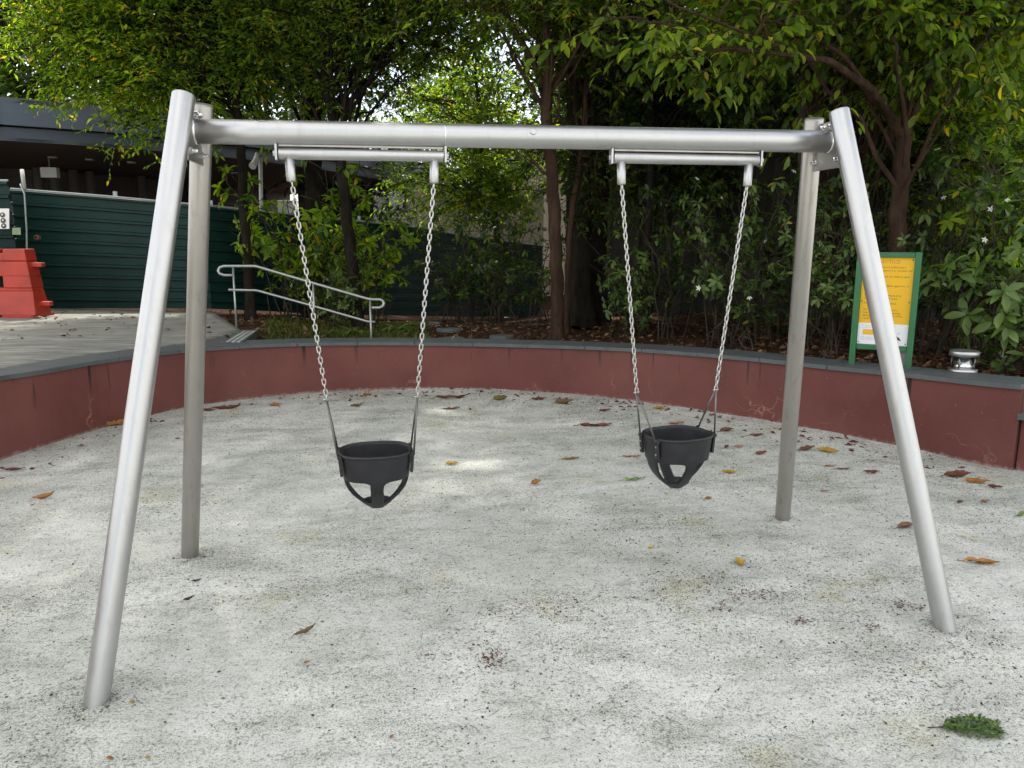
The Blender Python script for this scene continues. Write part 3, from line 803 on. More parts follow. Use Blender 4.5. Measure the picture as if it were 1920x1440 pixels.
# ------------------------------------------------------------------ green hoarding, barrier, signs
def hoarding(name, pts, label, nrib, panels):
    """pts: (px, base point, top z); panels: breaks along the list by parameter"""
    B = np.array([p[0] for p in pts]); T = np.array([p[1] for p in pts])
    o = empty(name, B[0]); tag(o, label, 'hoarding')
    L = np.concatenate([[0], np.cumsum(np.linalg.norm(np.diff(B[:, :2], axis=0), axis=1))])
    def at(s): return np.array([np.interp(s, L, B[:, k]) for k in range(3)]), float(np.interp(s, L, T))
    cuts = np.linspace(0, L[-1], panels+1)
    for a, b in zip(cuts[:-1], cuts[1:]):
        V = []; k = 0; n = 5
        prof = []
        for i in range(nrib):
            f0, f1 = i/nrib, (i+1)/nrib; w_ = f1-f0
            prof += [(f0, 0), (f0+w_*.66, 0), (f0+w_*.72, .042), (f0+w_*.90, .042), (f0+w_*.98, 0)]
        prof.append((1.0, 0))
        for s_ in np.linspace(a+0.0006, b-0.0006, n):
            p, zt = at(s_); q, _ = at(min(s_+.05, L[-1])); r_, _ = at(max(s_-.05, 0)); t = (q-r_)[:2]; t /= np.linalg.norm(t)
            nr = np.array([t[1], -t[0]])        # towards the playground
            for f, d in prof:
                V.append((p[0]+nr[0]*d-B[0][0], p[1]+nr[1]*d-B[0][1], p[2]+(zt-p[2])*f-B[0][2]))
        k = len(prof)
        F = [(i*k+j, (i+1)*k+j, (i+1)*k+j+1, i*k+j+1) for i in range(n-1) for j in range(k-1)]
        sh = MB().add(V, F).build('sheet_panel', M['hoard'], o)
        sm_ = sh.modifiers.new('thick', 'SOLIDIFY'); sm_.thickness = 0.004
        p, zt = at(a); p2, zt2 = at(b)
        MB().tube([np.array([p[0], p[1], zt+.006])-B[0], np.array([p2[0], p2[1], zt2+.006])-B[0]], 0.014, 6).build('top_edge', M['hoard_edge'], sh)
        if a > 0:
            MB().box(np.array([p[0]+.06, p[1]+.16, (zt+p[2])/2+.03])-B[0], (.05, .05, zt-p[2]+.1)).build('support_post', M['hoard_edge'], o)
    return o
def hp(px, py, z, pyt):
    b = gz(px, py, z); d = np.hypot(*(b-CAM)[:2]); r_ = ray(px, pyt); return (b, CAM[2]+d*r_[2]/np.hypot(r_[0], r_[1]))
hoarding('site_hoarding', [hp(46, 578, .565, 355), hp(177, 578, .565, 365), hp(290, 578, .565, 375), hp(400, 579, .555, 386), hp(493, 583, .46, 396), hp(620, 589, .32, 408), hp(780, 592, .16, 425), hp(900, 594, .05, 446), hp(1016, 595, .0, 461)],
         'long dark green ribbed metal hoarding running from terrace behind the shrubs', 10, 7)
hoarding('site_hoarding', [hp(-420, 590, .57, 338), hp(-180, 587, .57, 339), hp(44, 585, .57, 340)], 'taller dark green hoarding panel behind the red barrier with safety notice', 10, 2)
# pale stay post at the join
pst = gd(44, 350, float(np.dot(gz(44, 580, .565)-CAM, _f))-0.08)
so = empty('fence_post', gd(48, 470, float(np.dot(gz(44, 580, .565)-CAM, _f))-0.08))
tag(so, 'thin pale steel post at the join of the two hoardings', 'post')
MB().tube([gd(41, 318, 10.75)-np.array(so.location), gd(46, 356, 10.75)-np.array(so.location)], 0.028, 8).build('upper_tube', M['offwhite'], so, True)
MB().tube([gd(38, 345, 10.72)-np.array(so.location), gd(46, 364, 10.72)-np.array(so.location), gd(50, 432, 10.72)-np.array(so.location), gd(51, 580, 10.72)-np.array(so.location)], 0.012, 8).build('lower_tube', M['hoard_edge'], so, True)
# safety notice
Dn = 10.0
def flatquad(name, px0, py0, px1, py1, D, mat, th=0.01, parent=None, origin=None):
    c = [gd(px0, py1, D), gd(px1, py1, D), gd(px1, py0, D), gd(px0, py0, D)]
    o = np.array(origin if origin is not None else c[0])
    bk = [p+_f*th for p in c]
    return MB().add([p-o for p in c+bk], [(3, 2, 1, 0), (4, 5, 6, 7), (0, 1, 5, 4), (1, 2, 6, 5), (2, 3, 7, 6), (3, 0, 4, 7)]).build(name, mat, parent)
no = empty('safety_notice', gd(-10, 429, Dn))
tag(no, 'white safety notice with three dark round symbols on the hoarding', 'sign')
flatquad('plate', -38, 391, 17, 429, Dn, M['white'], 0.008, no, no.location)
for k, py in enumerate((403, 413.5, 423.5)):
    for px in (4.5+k*1.2, -10+k*1.0, -25+k):
        c = gd(px, py, Dn-0.006)-np.array(no.location)
        ring = MB().tube([c, c-_f*0.004], 0.032, 18).build('round_symbol', M['ink'], no)
        MB().tube([c-_f*0.004+_u*0.004, c-_f*0.006+_u*0.004], 0.013, 5).build('pictogram', M['white'], ring)
gt = empty('small_label', gd(23, 440, Dn))
tag(gt, 'small pale green square label beside the safety notice', 'label')
flatquad('plate', 23, 427, 38.5, 440, Dn, plain('pale_green_card', (0.20, 0.26, 0.15), 0.7), 0.006, gt, gt.location)
tp = gd(72, 446, 10.9)
hk = empty('hoarding_fixing', tp); tag(hk, 'small dark round fixing on the long hoarding', 'fixing')
MB().tube([np.zeros(3), -_f*0.05], 0.035, 12).build('cap', M['brick'], hk)
MB().tube([-_f*0.05, -_f*0.09], 0.016, 8).build('nut', M['ink'], hk)

# red water barrier
pr0 = gz(94, 593, 0.57); DB = float(np.dot(pr0-CAM, _f)); px2m = DB/FPX
pr0 = pr0-_r*0.075
rb = empty('water_barrier', pr0, -YAW)
tag(rb, 'red plastic water filled barrier standing on the terrace', 'barrier')
LB = 1.9
def frus(z0, z1, xr0, xr1, d0, d1, xl=-LB, mb=None):
    mb = mb or MB()
    return mb.add([(xl, -d0, z0), (xr0, -d0, z0), (xr0, d0, z0), (xl, d0, z0), (xl, -d1, z1), (xr1, -d1, z1), (xr1, d1, z1), (xl, d1, z1)], [(0, 3, 2, 1), (4, 5, 6, 7), (0, 1, 5, 4), (1, 2, 6, 5), (2, 3, 7, 6), (3, 0, 4, 7)])
xr = lambda z: -0.095*z/0.86
body = frus(0.03, 0.33, xr(.03), xr(.33), .175, .122)
frus(0.331, 0.372, xr(.33)-.006, xr(.37)-.006, .112, .112, mb=body)
frus(0.373, 0.520, xr(.37), xr(.52), .125, .120, -0.40, mb=body)         # beside the slot
frus(0.373, 0.520, -1.30, -1.30, .125, .120, mb=body)
frus(0.5205, 0.70, xr(.52), xr(.70), .120, .116, mb=body)
frus(0.701, 0.715, xr(.70)-.006, xr(.71)-.006, .106, .106, mb=body)
frus(0.716, 0.86, xr(.716), xr(.86), .114, .108, -0.37, mb=body)
frus(0.716, 0.805, -0.37, -0.37, .108, .106, -0.47, mb=body)
frus(0.716, 0.86, -0.47, -0.47, .114, .108, mb=body)
body.build('body', M['red'], rb, False, 0.007)
ft = MB(); ft.box((-0.20, 0, 0.018), (0.40, 0.46, 0.032)); ft.box((-1.2, 0, 0.018), (1.2, 0.46, 0.032)); ft.build('foot', M['red'], rb)
for z, x in ((0.66, 0.0), (0.165, 0.045)):
    MB().box((x-0.03, 0, z), (0.19, 0.09, 0.055)).build('coupling_lug', M['red'], rb, False, 0.008)

# lamp post with floodlight behind the hoarding
lp = empty('lamp_pole', gd(490, 400, 11.9)); tag(lp, 'slim white pole with small spotlight above the hoarding', 'lamp pole')
lo = np.array(lp.location)
MB().tube([gd(493, 520, 11.9)-lo, gd(488, 296, 11.9)-lo], 0.030, 8).build('pole', M['offwhite'], lp, True)
MB().tube([gd(482, 288, 11.85)-lo, gd(480, 302, 11.80)-lo, gd(473, 312, 11.70)-lo], [0.03, 0.05, 0.055], 10).build('spotlight', M['offwhite'], lp, True)
MB().box(gd(487, 290, 11.9)-lo, (0.10, 0.05, 0.06)).build('bracket', M['roofgrey'], lp)

# ------------------------------------------------------------------ canopy building on the left
ZC, ZF1, ZF2 = 3.90, 3.47, 3.22
edge = [gz(x, y, ZC) for x, y in ((-900, 120), (-300, 157), (0, 184), (160, 198), (317, 215), (480, 238), (640, 270), (760, 300), (850, 322))]
edge = smooth_path(np.array(edge), 4)
cb = empty('canopy_building', (edge[12][0], edge[12][1], 0)); co = np.array(cb.location)
tag(cb, 'low building with curved blue grey canopy roof behind the hoarding', 'building')
def out_dir(i):
    t = edge[min(i+1, len(edge)-1)]-edge[max(i-1, 0)]; t = t[:2]/np.linalg.norm(t[:2]); return np.array([-t[1], t[0], 0])
def sheet(z0, z1, off, name, th=0.08):
    V = []; n = len(edge)
    for i, p in enumerate(edge):
        q = p+out_dir(i)*off-co
        V += [(q[0], q[1], z0), (q[0], q[1], z1)]
    m = MB().add(V, [(2*i, 2*i+2, 2*i+3, 2*i+1) for i in range(n-1)]).build(name, M['fascia'], cb)
    md = m.modifiers.new('thick', 'SOLIDIFY'); md.thickness = th; md.offset = 0
sheet(ZF1, ZC, 0.0, 'fascia')
sheet(ZF2, ZF1-0.02, 0.16, 'lower_fascia')
n = len(edge)
def plate(z, o0, o1, name, mat, th):
    V = []
    for i, p in enumerate(edge):
        a = p+out_dir(i)*o0-co; b = p+out_dir(i)*o1-co
        V += [(a[0], a[1], z), (b[0], b[1], z)]
    m = MB().add(V, [(2*i, 2*i+2, 2*i+3, 2*i+1) for i in range(n-1)]).build(name, mat, cb)
    md = m.modifiers.new('thick', 'SOLIDIFY'); md.thickness = th; md.offset = 0
plate(ZF2+0.03, 0.12, 8.0, 'soffit', M['soffit'], 0.05)
plate(ZC-0.02, -0.04, 8.0, 'roof', M['roofgrey'], 0.08)
def bwall(o, z0, z1, name, mat, i0=0, i1=None, th=0.1):
    V = []; i1 = n if i1 is None else i1
    for i in range(i0, i1):
        q = edge[i]+out_dir(i)*o-co; V += [(q[0], q[1], z0), (q[0], q[1], z1)]
    k = i1-i0
    m = MB().add(V, [(2*i, 2*i+2, 2*i+3, 2*i+1) for i in range(k-1)]).build(name, mat, cb)
    md = m.modifiers.new('thick', 'SOLIDIFY'); md.thickness = th; md.offset = 0
bwall(6.6, 2.45, 3.24, 'wall_band', M['bwall'])
bwall(6.7, 0.3, 2.5, 'glazing', M['darkglass'])
for i in range(2, n-2, 3):
    q = edge[i]+out_dir(i)*5.6-co
    MB().tube([(q[0], q[1], 0.2), (q[0], q[1], 3.2)], 0.11, 14).build('column', M['soffit'], cb, True)
    q = edge[i]+out_dir(i)*2.6-co
    MB().tube([(q[0], q[1], 3.215), (q[0], q[1], 3.18)], 0.09, 14).build('downlight', M['offwhite'], cb, True)
ew = [gd(560, 400, 23.0)-co, gd(700, 400, 24.5)-co, gd(800, 400, 27.5)-co]
MB().add([(p[0], p[1], z) for p in ew for z in (0.0, 3.2)], [(0, 2, 3, 1), (2, 4, 5, 3)]).build('dark_interior_sheet', M['darkglass'], cb)  # dark sheet standing in for the unlit interior under the canopy
bx = empty('hanging_box_lamp', gd(95, 333, 14.6)); bo = np.array(bx.location); tag(bx, 'small grey white box lamp hanging under the canopy soffit', 'lamp')
MB().box((0, 0, 0.09), (0.29, 0.16, 0.19)).build('housing', M['offwhite'], bx, False, 0.01)
MB().tube([(0, 0, 0.18), (0, 0, 0.34)], 0.012, 8).build('stem', M['roofgrey'], bx)
wb = empty('site_crate', gd(540, 393, 13.4)); tag(wb, 'pale box standing behind the hoarding near the slim lamp pole', 'box')
MB().box((0, 0, -0.35), (0.30, 0.3, 0.95)).build('box_body', M['offwhite'], wb, False, 0.01)
MB().box((0, 0, 0.135), (0.32, 0.32, 0.03)).build('lid', M['offwhite'], wb, False, 0.006)

# ------------------------------------------------------------------ board fence, screen and pale house behind the trees
bf = empty('board_fence', gd(1120, 610, 12.2)); o_ = np.array(bf.location)
tag(bf, 'tall dark weathered vertical board fence behind the shrubs', 'fence')
pA, pB = gd(1128, 600, 12.4), gd(1990, 600, 9.4)
nb = 52
bmesh_board = None
L_ = np.linalg.norm((pB-pA)[:2]); angF = math.atan2((pB-pA)[1], (pB-pA)[0])
bd = MB(); bd.box((0, 0, 1.5), (L_/nb+0.012, 0.024, 3.0)); me_b = mesh('board', bd.V, bd.F); me_b.materials.append(M['boards'])
for i in range(nb):
    q = pA+(pB-pA)*((i+.5)/nb)
    ob = link('board', me_b, None, bf, (q[0]-o_[0], q[1]-o_[1]+(.016 if i % 2 else -.016), 0.15-o_[2]+rng.uniform(-.03, .03)), (0, 0, angF))
for z in (0.7, 2.6):
    q0 = pA+np.array([0, .05, 0]); q1 = pB+np.array([0, .05, 0])
    MB().tube([(*(q0[:2]-o_[:2]), z-o_[2]), (*(q1[:2]-o_[:2]), z-o_[2])], 0.04, 6).build('rail', M['boards'], bf)
sc_ = empty('timber_screen', gd(800, 520, 17.2)); o_ = np.array(sc_.location)
tag(sc_, 'pale weathered vertical timber screen above the hoarding behind the leaves', 'screen')
M['palewood'] = plain('pale_weathered_wood', (0.34, 0.29, 0.23), 0.85, 0, 0.3, 6)
bd = MB(); bd.box((0, 0, 0), (0.125, 0.025, 2.6)); me_p = mesh('picket', bd.V, bd.F); me_p.materials.append(M['palewood'])
for i in range(24):
    q = gd(770+i*10.6, 408+i*0.5+rng.uniform(-6, 6), 17.2)
    link('picket', me_p, None, sc_, q-o_+(0, 0, -0.6), (0, 0, -YAW))
MB().tube([gd(765, 420, 17.3)-o_, gd(1025, 430, 17.3)-o_], 0.05, 6).build('rail', M['palewood'], sc_)
ph = empty('pale_house', gd(1030, 560, 19.5)); o_ = np.array(ph.location)
tag(ph, 'sunlit pale pinkish house wall glimpsed between the tree trunks', 'building')
qa, qb = gd(930, 560, 19.5), gd(1150, 560, 19.0)
def hbox(c, size, name, mat, par=ph, bev=0): return MB().box(np.array(c)-o_, size, np.array(Matrix.Rotation(-YAW, 3, 'Z'))).build(name, mat, par, False, bev)
cc = (qa+qb)/2
hbox((cc[0], cc[1], 1.9), (np.linalg.norm(qb-qa), 0.2, 4.4), 'wall', M['pale'])
wn = hbox((cc[0]+0.45, cc[1]-0.12, 2.3), (0.5, 0.06, 0.9), 'window', M['white'])
hbox((cc[0]+0.45, cc[1]-0.16, 2.3), (0.4, 0.03, 0.8), 'pane', M['darkglass'], ph)
hbox((cc[0], cc[1]-0.14, 0.55), (np.linalg.norm(qb-qa)+.05, 0.10, 0.10), 'ledge', M['white'])
hbox((cc[0], cc[1]+0.3, 4.16), (np.linalg.norm(qb-qa)+1.2, 1.6, 0.12), 'roof', M['roofgrey'])
rh = empty('roofed_house', gd(1880, 300, 15.0)); o_ = np.array(rh.location)
tag(rh, 'brown house with grey roof edge and balcony glimpsed through the leaves', 'building')
qc = gd(1890, 250, 15.5)
rot2 = np.array(Matrix.Rotation(-YAW-0.35, 3, 'Z'))
MB().box(np.array([qc[0], qc[1]+1.5, 2.4])-o_, (5.0, 2.6, 5.0), rot2).build('wall', M['brick'], rh)
MB().box(np.array([qc[0]-.3, qc[1]-0.4, 5.05])-o_, (5.6, 3.4, 0.16), rot2).build('roof', M['roofgrey'], rh)
MB().box(np.array([qc[0], qc[1]-0.2, 3.9])-o_, (4.2, 0.06, 0.07), rot2).build('balcony_rail', M['offwhite'], rh)
MB().box(np.array([qc[0], qc[1]-0.2, 3.25])-o_, (4.4, 0.5, 0.12), rot2).build('balcony_floor', M['roofgrey'], rh)
w1 = MB().box(np.array([qc[0]+.3, qc[1]+0.12, 4.35])-o_, (0.9, 0.08, 0.8), rot2).build('window', M['white'], rh)
MB().box(np.array([qc[0]+.3, qc[1]+0.07, 4.35])-o_, (0.72, 0.06, 0.64), rot2).build('pane', M['notice_white'], w1)

# ------------------------------------------------------------------ vegetation
def unit(a): return a/(np.linalg.norm(a, axis=-1, keepdims=True)+1e-9)
LEAF5 = (np.array([[0, 0, 0], [.45, .5, .07], [.45, -.5, .07], [1, 0, -.10], [.48, 0, -.01]]), np.array([[0, 4, 1], [4, 3, 1], [0, 2, 4], [2, 3, 4]]))
LEAF9 = (np.array([[0, 0, 0], [.22, .33, .06], [.22, -.33, .06], [.55, .50, .05], [.55, -.50, .05], [.82, .30, -.05], [.82, -.30, -.05], [1, 0, -.16], [.22, 0, 0], [.55, 0, -.02], [.82, 0, -.08]]),
         np.array([[0, 8, 1], [0, 2, 8], [8, 9, 3], [8, 3, 1], [2, 4, 9], [2, 9, 8], [9, 10, 5], [9, 5, 3], [4, 6, 10], [4, 10, 9], [10, 7, 5], [6, 7, 10]]))
def leaf_arrays(pos, d, nrm, size, width, tpl):
    T, F = tpl
    x = unit(d); z = unit(nrm-x*np.sum(nrm*x, -1, keepdims=True)); y = np.cross(z, x)
    size = np.asarray(size)[:, None, None]
    V = pos[:, None]+size*(T[None, :, 0:1]*x[:, None]+width*T[None, :, 1:2]*y[:, None]+T[None, :, 2:3]*z[:, None])
    n = len(pos); k = len(T)
    return V.reshape(-1, 3), (F[None]+(np.arange(n)*k)[:, None, None]).reshape(-1, 3)
LEAF_ME = {}
def single_leaves(root, Mx, pos, d, nrm, size, width, mat, k):
    """the k leaves that show largest become leaf objects under root; returns the mask of the rest"""
    wp = pos @ np.array(Mx)[:3, :3].T+np.array(Mx)[:3, 3]
    q = wp-CAM; dz = q @ _f; px = 960+FPX*(q @ _r)/dz; py = 720-FPX*(q @ _u)/dz
    sc = np.where((px > -10) & (px < 1930) & (py > -10) & (py < 720) & (dz > 0), size/dz, 0)
    top = np.argsort(-sc)[:k]; top = top[sc[top] > 0]
    key = (round(width, 3), mat.name)
    if key not in LEAF_ME:
        me = mesh('leaf', LEAF9[0]*np.array([1, width, 1]), LEAF9[1], True); me.materials.append(mat); LEAF_ME[key] = me
    x = unit(d); z = unit(nrm-x*np.sum(nrm*x, -1, keepdims=True)); y = np.cross(z, x)
    for i in top:
        o = link('leaf', LEAF_ME[key], None, root, pos[i], Matrix(np.stack([x[i], y[i], z[i]], 1).tolist()).to_euler())
        o.scale = (float(size[i]),)*3
    keep = np.ones(len(pos), bool); keep[top] = False
    return keep
def sticks(A, B, ra, rb, n=3):
    """many thin straight prisms"""
    d = unit(B-A); a = np.where(np.abs(d[:, 2:3]) < .9, np.array([[0, 0, 1.]]), np.array([[1., 0, 0]]))
    x = unit(np.cross(a, d)); y = np.cross(d, x); ang = np.arange(n)*2*math.pi/n
    ring = np.cos(ang)[None, :, None]*x[:, None]+np.sin(ang)[None, :, None]*y[:, None]
    ra = np.broadcast_to(ra, (len(A),))[:, None, None]; rb = np.broadcast_to(rb, (len(A),))[:, None, None]
    V = np.concatenate([A[:, None]+ring*ra, B[:, None]+ring*rb], 1).reshape(-1, 3)
    i = np.arange(n); j = (i+1) % n
    f = np.concatenate([np.stack([i, j, n+j], 1), np.stack([i, n+j, n+i], 1)])
    return V, (f[None]+(np.arange(len(A))*2*n)[:, None, None]).reshape(-1, 3)
def join(parts):
    V = []; F = []; k = 0
    for v, f in parts:
        if f.shape[1] == 4: f = np.concatenate([f[:, [0, 1, 2]], f[:, [0, 2, 3]]])
        V.append(v); F.append(f+k); k += len(v)
    return np.concatenate(V), np.concatenate(F)
def bez(a, c, b, n=7):
    t = np.linspace(0, 1, n)[:, None]; return (1-t)**2*a+2*t*(1-t)*c+t*t*b
def twig_leaves(g, A, d, L, m, size, width, tpl, droop=0.3, spread=0.9, var=0.3, raw=False):
    """alternate leaves along twigs A + d*L"""
    n = len(A)
    t = (np.arange(m)+.6)/m
    pos = A[:, None]+d[:, None]*(L[:, None, None]*t[None, :, None])
    pos[..., 2] -= (0.12*droop*L[:, None]*t[None]**2)
    up = np.array([0, 0, 1.]); lat = unit(np.cross(d, up)+1e-4)
    sgn = np.where(np.arange(m) % 2 == 0, 1., -1.)[None, :, None]
    dirs = d[:, None]*(0.45+0.5*t[None, :, None]**3)+lat[:, None]*sgn*spread*(1-.6*t[None, :, None]**4)+g.normal(0, .28, (n, m, 3))
    dirs[..., 2] -= droop
    nrm = up+g.normal(0, .42, (n, m, 3))
    sz = size*g.uniform(1-var, 1+var, (n, m))*g.choice([.65, 1, 1, 1.2], (n, m))
    if raw: return pos.reshape(-1, 3), dirs.reshape(-1, 3), nrm.reshape(-1, 3), sz.ravel()
    return leaf_arrays(pos.reshape(-1, 3), dirs.reshape(-1, 3), nrm.reshape(-1, 3), sz.ravel(), width, tpl)
def in_ell(g, n, c, r, shell=0.45):
    u = unit(g.normal(size=(n, 3))); k = g.uniform(shell**3, 1, (n, 1))**(1/3)
    return np.asarray(c)+u*k*np.asarray(r)
SUN_GAPS = [(gz(905, 905), .20), (gz(980, 918), .22), (gz(1060, 935), .20), (gz(1625, 925), .20)]  # high twigs near these sun rays are pruned to place sun patches
def make_tree(seed, name, label, trunk, r0, r1, crowns, bark, leafm, size=.09, width=.40, tpl=LEAF5, m=9, group='trees behind the wall', extra=(), droop=.3, nsub=6, ntw=5, twl=(.22, .45), cat='tree', sides=14, singles=0):
    """trunk: points; crowns: (centre, radii, limbs[, min origin fraction]); extra: limbs given as (points, r0, r1)"""
    g = np.random.default_rng(seed)
    P = smooth_path(np.array(trunk), 6)
    jit = g.normal(0, r0*0.12, P.shape); jit[0] = 0; jit[:, 2] = 0
    P = P+jit
    rad = np.interp(np.linspace(0, 1, len(P)), [0, .06, .3, 1], [r0*1.5, r0*1.08, r0, r1])
    base = P[0].copy()
    root = empty(name, base)
    tag(root, label, cat, group)
    tv, tf = tube_arr(P-base, rad, sides)
    ii = np.arange(len(tv)); an = (ii % sides)*2*math.pi/sides; ring = ii//sides; ax_c = np.repeat(P-base, sides, 0)
    lob = 1+.07*np.sin(3*an+ring*.35+seed)+.05*np.sin(5*an-ring*.6)+.03*np.sin(2*an+ring*1.3)+np.where(ring < 3, .22*np.maximum(0, np.sin(4*an+seed))*(3-ring)/3, 0)
    tv = ax_c+(tv-ax_c)*lob[:, None]
    wood = [(tv, tf)]
    limbs = []
    for (pts, a, b) in extra:
        q = smooth_path(np.array(pts), 5); q = q+g.normal(0, .006, q.shape)
        wood.append(tube_arr(q-base, np.linspace(a, b, len(q)), 9)); limbs.append((q, b))
    for cr_ in crowns:
        c, rr, nl = cr_[:3]; lo = cr_[3] if len(cr_) > 3 else 0.45
        tg = in_ell(g, nl, c, rr)
        for t in tg:
            i = int(g.integers(int(len(P)*lo), len(P)))
            for _ in range(4):
                if P[i][2] < t[2]+0.3: break
                i = max(int(len(P)*lo*0.6), i-3)
            a = P[i]; ro = rad[i]
            if extra and g.uniform() < .8:
                best = None
                for _ in range(5):
                    q_ = limbs[int(g.integers(0, len(extra)))][0]; j_ = int(g.integers(len(q_)//4, len(q_)))
                    if best is None or np.linalg.norm(q_[j_]-t) < np.linalg.norm(best-t): best = q_[j_]
                a = best; ro = .02
            mid = a*.45+t*.55+np.array([0, 0, .18*np.linalg.norm(t-a)])+g.normal(0, .12, 3)
            q = bez(a, mid, t, 8)
            q[1:-1] += g.normal(0, .03, (6, 3))
            rl = min(ro*.55, .008+.008*np.linalg.norm(t-a))
            wood.append(tube_arr(q-base, np.linspace(rl, .005, 8), 6)); limbs.append((q, .005))
    tw = []; lv = []
    for q, _ in limbs:
        seg_t = g.uniform(.35, 1.0, nsub); seg_t[0] = 1.0
        x = seg_t*(len(q)-1.001); i = x.astype(int); A = q[i]+(q[i+1]-q[i])*(x-i)[:, None]
        d = unit(unit(q[i+1]-q[i])*.6+g.normal(0, .75, (nsub, 3))+np.array([0, 0, .05]))
        L = g.uniform(.35, .95, nsub)*(.7 if size < .1 else 1)
        B = A+d*L[:, None]
        tw.append((A, B, .006, .003))
        tt = g.uniform(.15, 1, (nsub, ntw)); tt[:, 0] = 1
        A2 = (A[:, None]+(B-A)[:, None]*tt[..., None]).reshape(-1, 3)
        d2 = unit(np.repeat(d, ntw, 0)*.7+g.normal(0, .65, (nsub*ntw, 3))*np.array([1, 1, .7]))
        L2 = g.uniform(*twl, nsub*ntw)
        tw.append((A2, A2+d2*L2[:, None], .003, .0015))
        lv.append((A2, d2, L2))
    link('trunk', mesh('trunk', *join([(v, f) for v, f in wood]), True), bark, root)
    A = np.concatenate([t[0] for t in tw]); B = np.concatenate([t[1] for t in tw])
    ra = np.concatenate([np.full(len(t[0]), t[2]) for t in tw]); rb_ = np.concatenate([np.full(len(t[0]), t[3]) for t in tw])
    V, F = sticks(A-base, B-base, ra, rb_)
    link('branches', mesh('branches', V, F), bark, root)
    A = np.concatenate([t[0] for t in lv]); d = np.concatenate([t[1] for t in lv]); L = np.concatenate([t[2] for t in lv])
    keep = np.ones(len(A), bool)
    for gp, gr_ in SUN_GAPS:
        w_ = A-gp; keep &= (np.linalg.norm(w_-np.outer(w_@SUN_DIR, SUN_DIR), axis=1) > gr_*2.7) | (A[:, 2] < 6.5)
    A, d, L = A[keep], d[keep], L[keep]
    po, di, nr, sz = twig_leaves(g, A-base, d, L, m, size, width, tpl, droop, raw=True)
    if singles:
        kp = single_leaves(root, Matrix.Translation(base), po, di, nr, sz, width, M['leaf_mid_one'], singles); po, di, nr, sz = po[kp], di[kp], nr[kp], sz[kp]
    V, F = leaf_arrays(po, di, nr, sz, width, tpl)
    cw = link('crown', mesh('crown', V, F), leafm, root)
    if singles: cw['kind'] = 'stuff'
    return root
def tp_(px, py, D, zfix=None):
    p = gd(px, py, D)
    if zfix is not None: p[2] = zfix
    return p
def gb(px, py, D):
    p = gd(px, py, D); p[2] = float(bed_z(p[0], p[1]))-0.05; return p

# slim dark tree by the handrail, reaching over the canopy roof
make_tree(11, 'garden_tree', 'slim dark trunked tree between hoarding and handrail with yellow green leaves', [gb(470, 580, 10.4), gd(463, 450, 10.4), gd(449, 270, 10.4), gd(436, 120, 10.4), gd(420, -60, 10.4), gd(400, -260, 10.4)], .062, .035,
          [(gd(300, 70, 10.2), (2.2, 1.3, 1.05), 46, .5), (gd(140, -40, 9.8), (1.9, 1.4, 1.0), 40, .6), (gd(270, 190, 10.0), (.75, .7, .42), 14, .5), (gd(180, 110, 10.0), (.9, .8, .5), 16, .5), (gd(520, -60, 10.6), (1.4, 1.3, 1.1), 22, .5)], M['bark_dark'], M['leaf_yel'], .085, .36, group='trees behind the wall', m=9)
make_tree(12, 'garden_tree', 'slender leaning dark trunked tree rising behind the sloping handrail', [gb(672, 592, 10.0), gd(664, 520, 10.0), gd(648, 400, 10.0), gd(638, 300, 10.0), gd(612, 150, 10.0), gd(592, 0, 10.0), gd(575, -220, 10.0)], .075, .04,
          [(gd(640, 40, 10.2), (1.8, 1.3, 1.05), 50, .5), (gd(760, -30, 10.8), (1.4, 1.3, 1.3), 30, .55)], M['bark_dark'], M['leaf_mid'], .085, .38, m=9)
make_tree(13, 'garden_tree', 'thicker pale barked trunk half hidden among the shrubs behind the handrail', [gb(592, 580, 12.0), gd(590, 450, 12.0), gd(586, 300, 12.0), gd(575, 100, 12.0), gd(580, -150, 12.0)], .15, .08,
          [(gd(560, -40, 12.3), (2.4, 1.6, 1.5), 46, .5), (gd(380, -160, 12.6), (2.2, 1.5, 1.4), 26, .6), ((-5.6, 6.0, 8.0), (3.4, 3.0, 1.4), 120, .75), ((-2.8, 8.2, 8.8), (3.0, 1.8, 1.0), 60, .7), ((-1.2, 9.4, 9.2), (2.0, 1.2, .8), 50, .7)], M['bark_dark'], M['leaf_mid'], .09, .40, m=8)  # highest crowns are out of view, added to shade the ground
# reddish multi-stemmed tree in the middle
D4 = 8.75
fk = gd(1026, 172, D4)
make_tree(14, 'garden_tree', 'reddish brown tree behind the wall fanning into many slim upright stems', [gb(1046, 640, D4), gd(1045, 560, D4), gd(1040, 430, D4), gd(1034, 300, D4), gd(1024, 220, D4), fk], .072, .062,
          [(gd(960, -60, 8.9), (1.5, 1.2, 1.0), 30, .7), (gd(1130, -70, 9.0), (1.3, 1.2, 1.0), 26, .7)], M['bark_brown'], M['leaf_mid'], .10, .36, m=9,
          extra=[([fk, gd(985, 90, D4-.1), gd(940, 10, D4-.2), gd(905, -70, D4-.3)], .036, .02), ([fk, gd(1008, 80, D4), gd(990, 0, D4+.1), gd(980, -120, D4+.1)], .034, .018), ([fk, gd(1020, 80, D4+.1), gd(1016, -20, D4+.2), gd(1012, -140, D4+.2)], .034, .018),
                 ([fk, gd(1036, 80, D4-.1), gd(1050, -10, D4), gd(1062, -120, D4)], .034, .018), ([fk, gd(1046, 140, D4), gd(1085, 110, D4), gd(1128, 86, D4-.1), gd(1180, 70, D4-.2)], .026, .012), ([gd(1030, 330, D4), gd(1012, 318, D4), gd(985, 285, D4+.1), gd(960, 270, D4+.1)], .02, .01)])
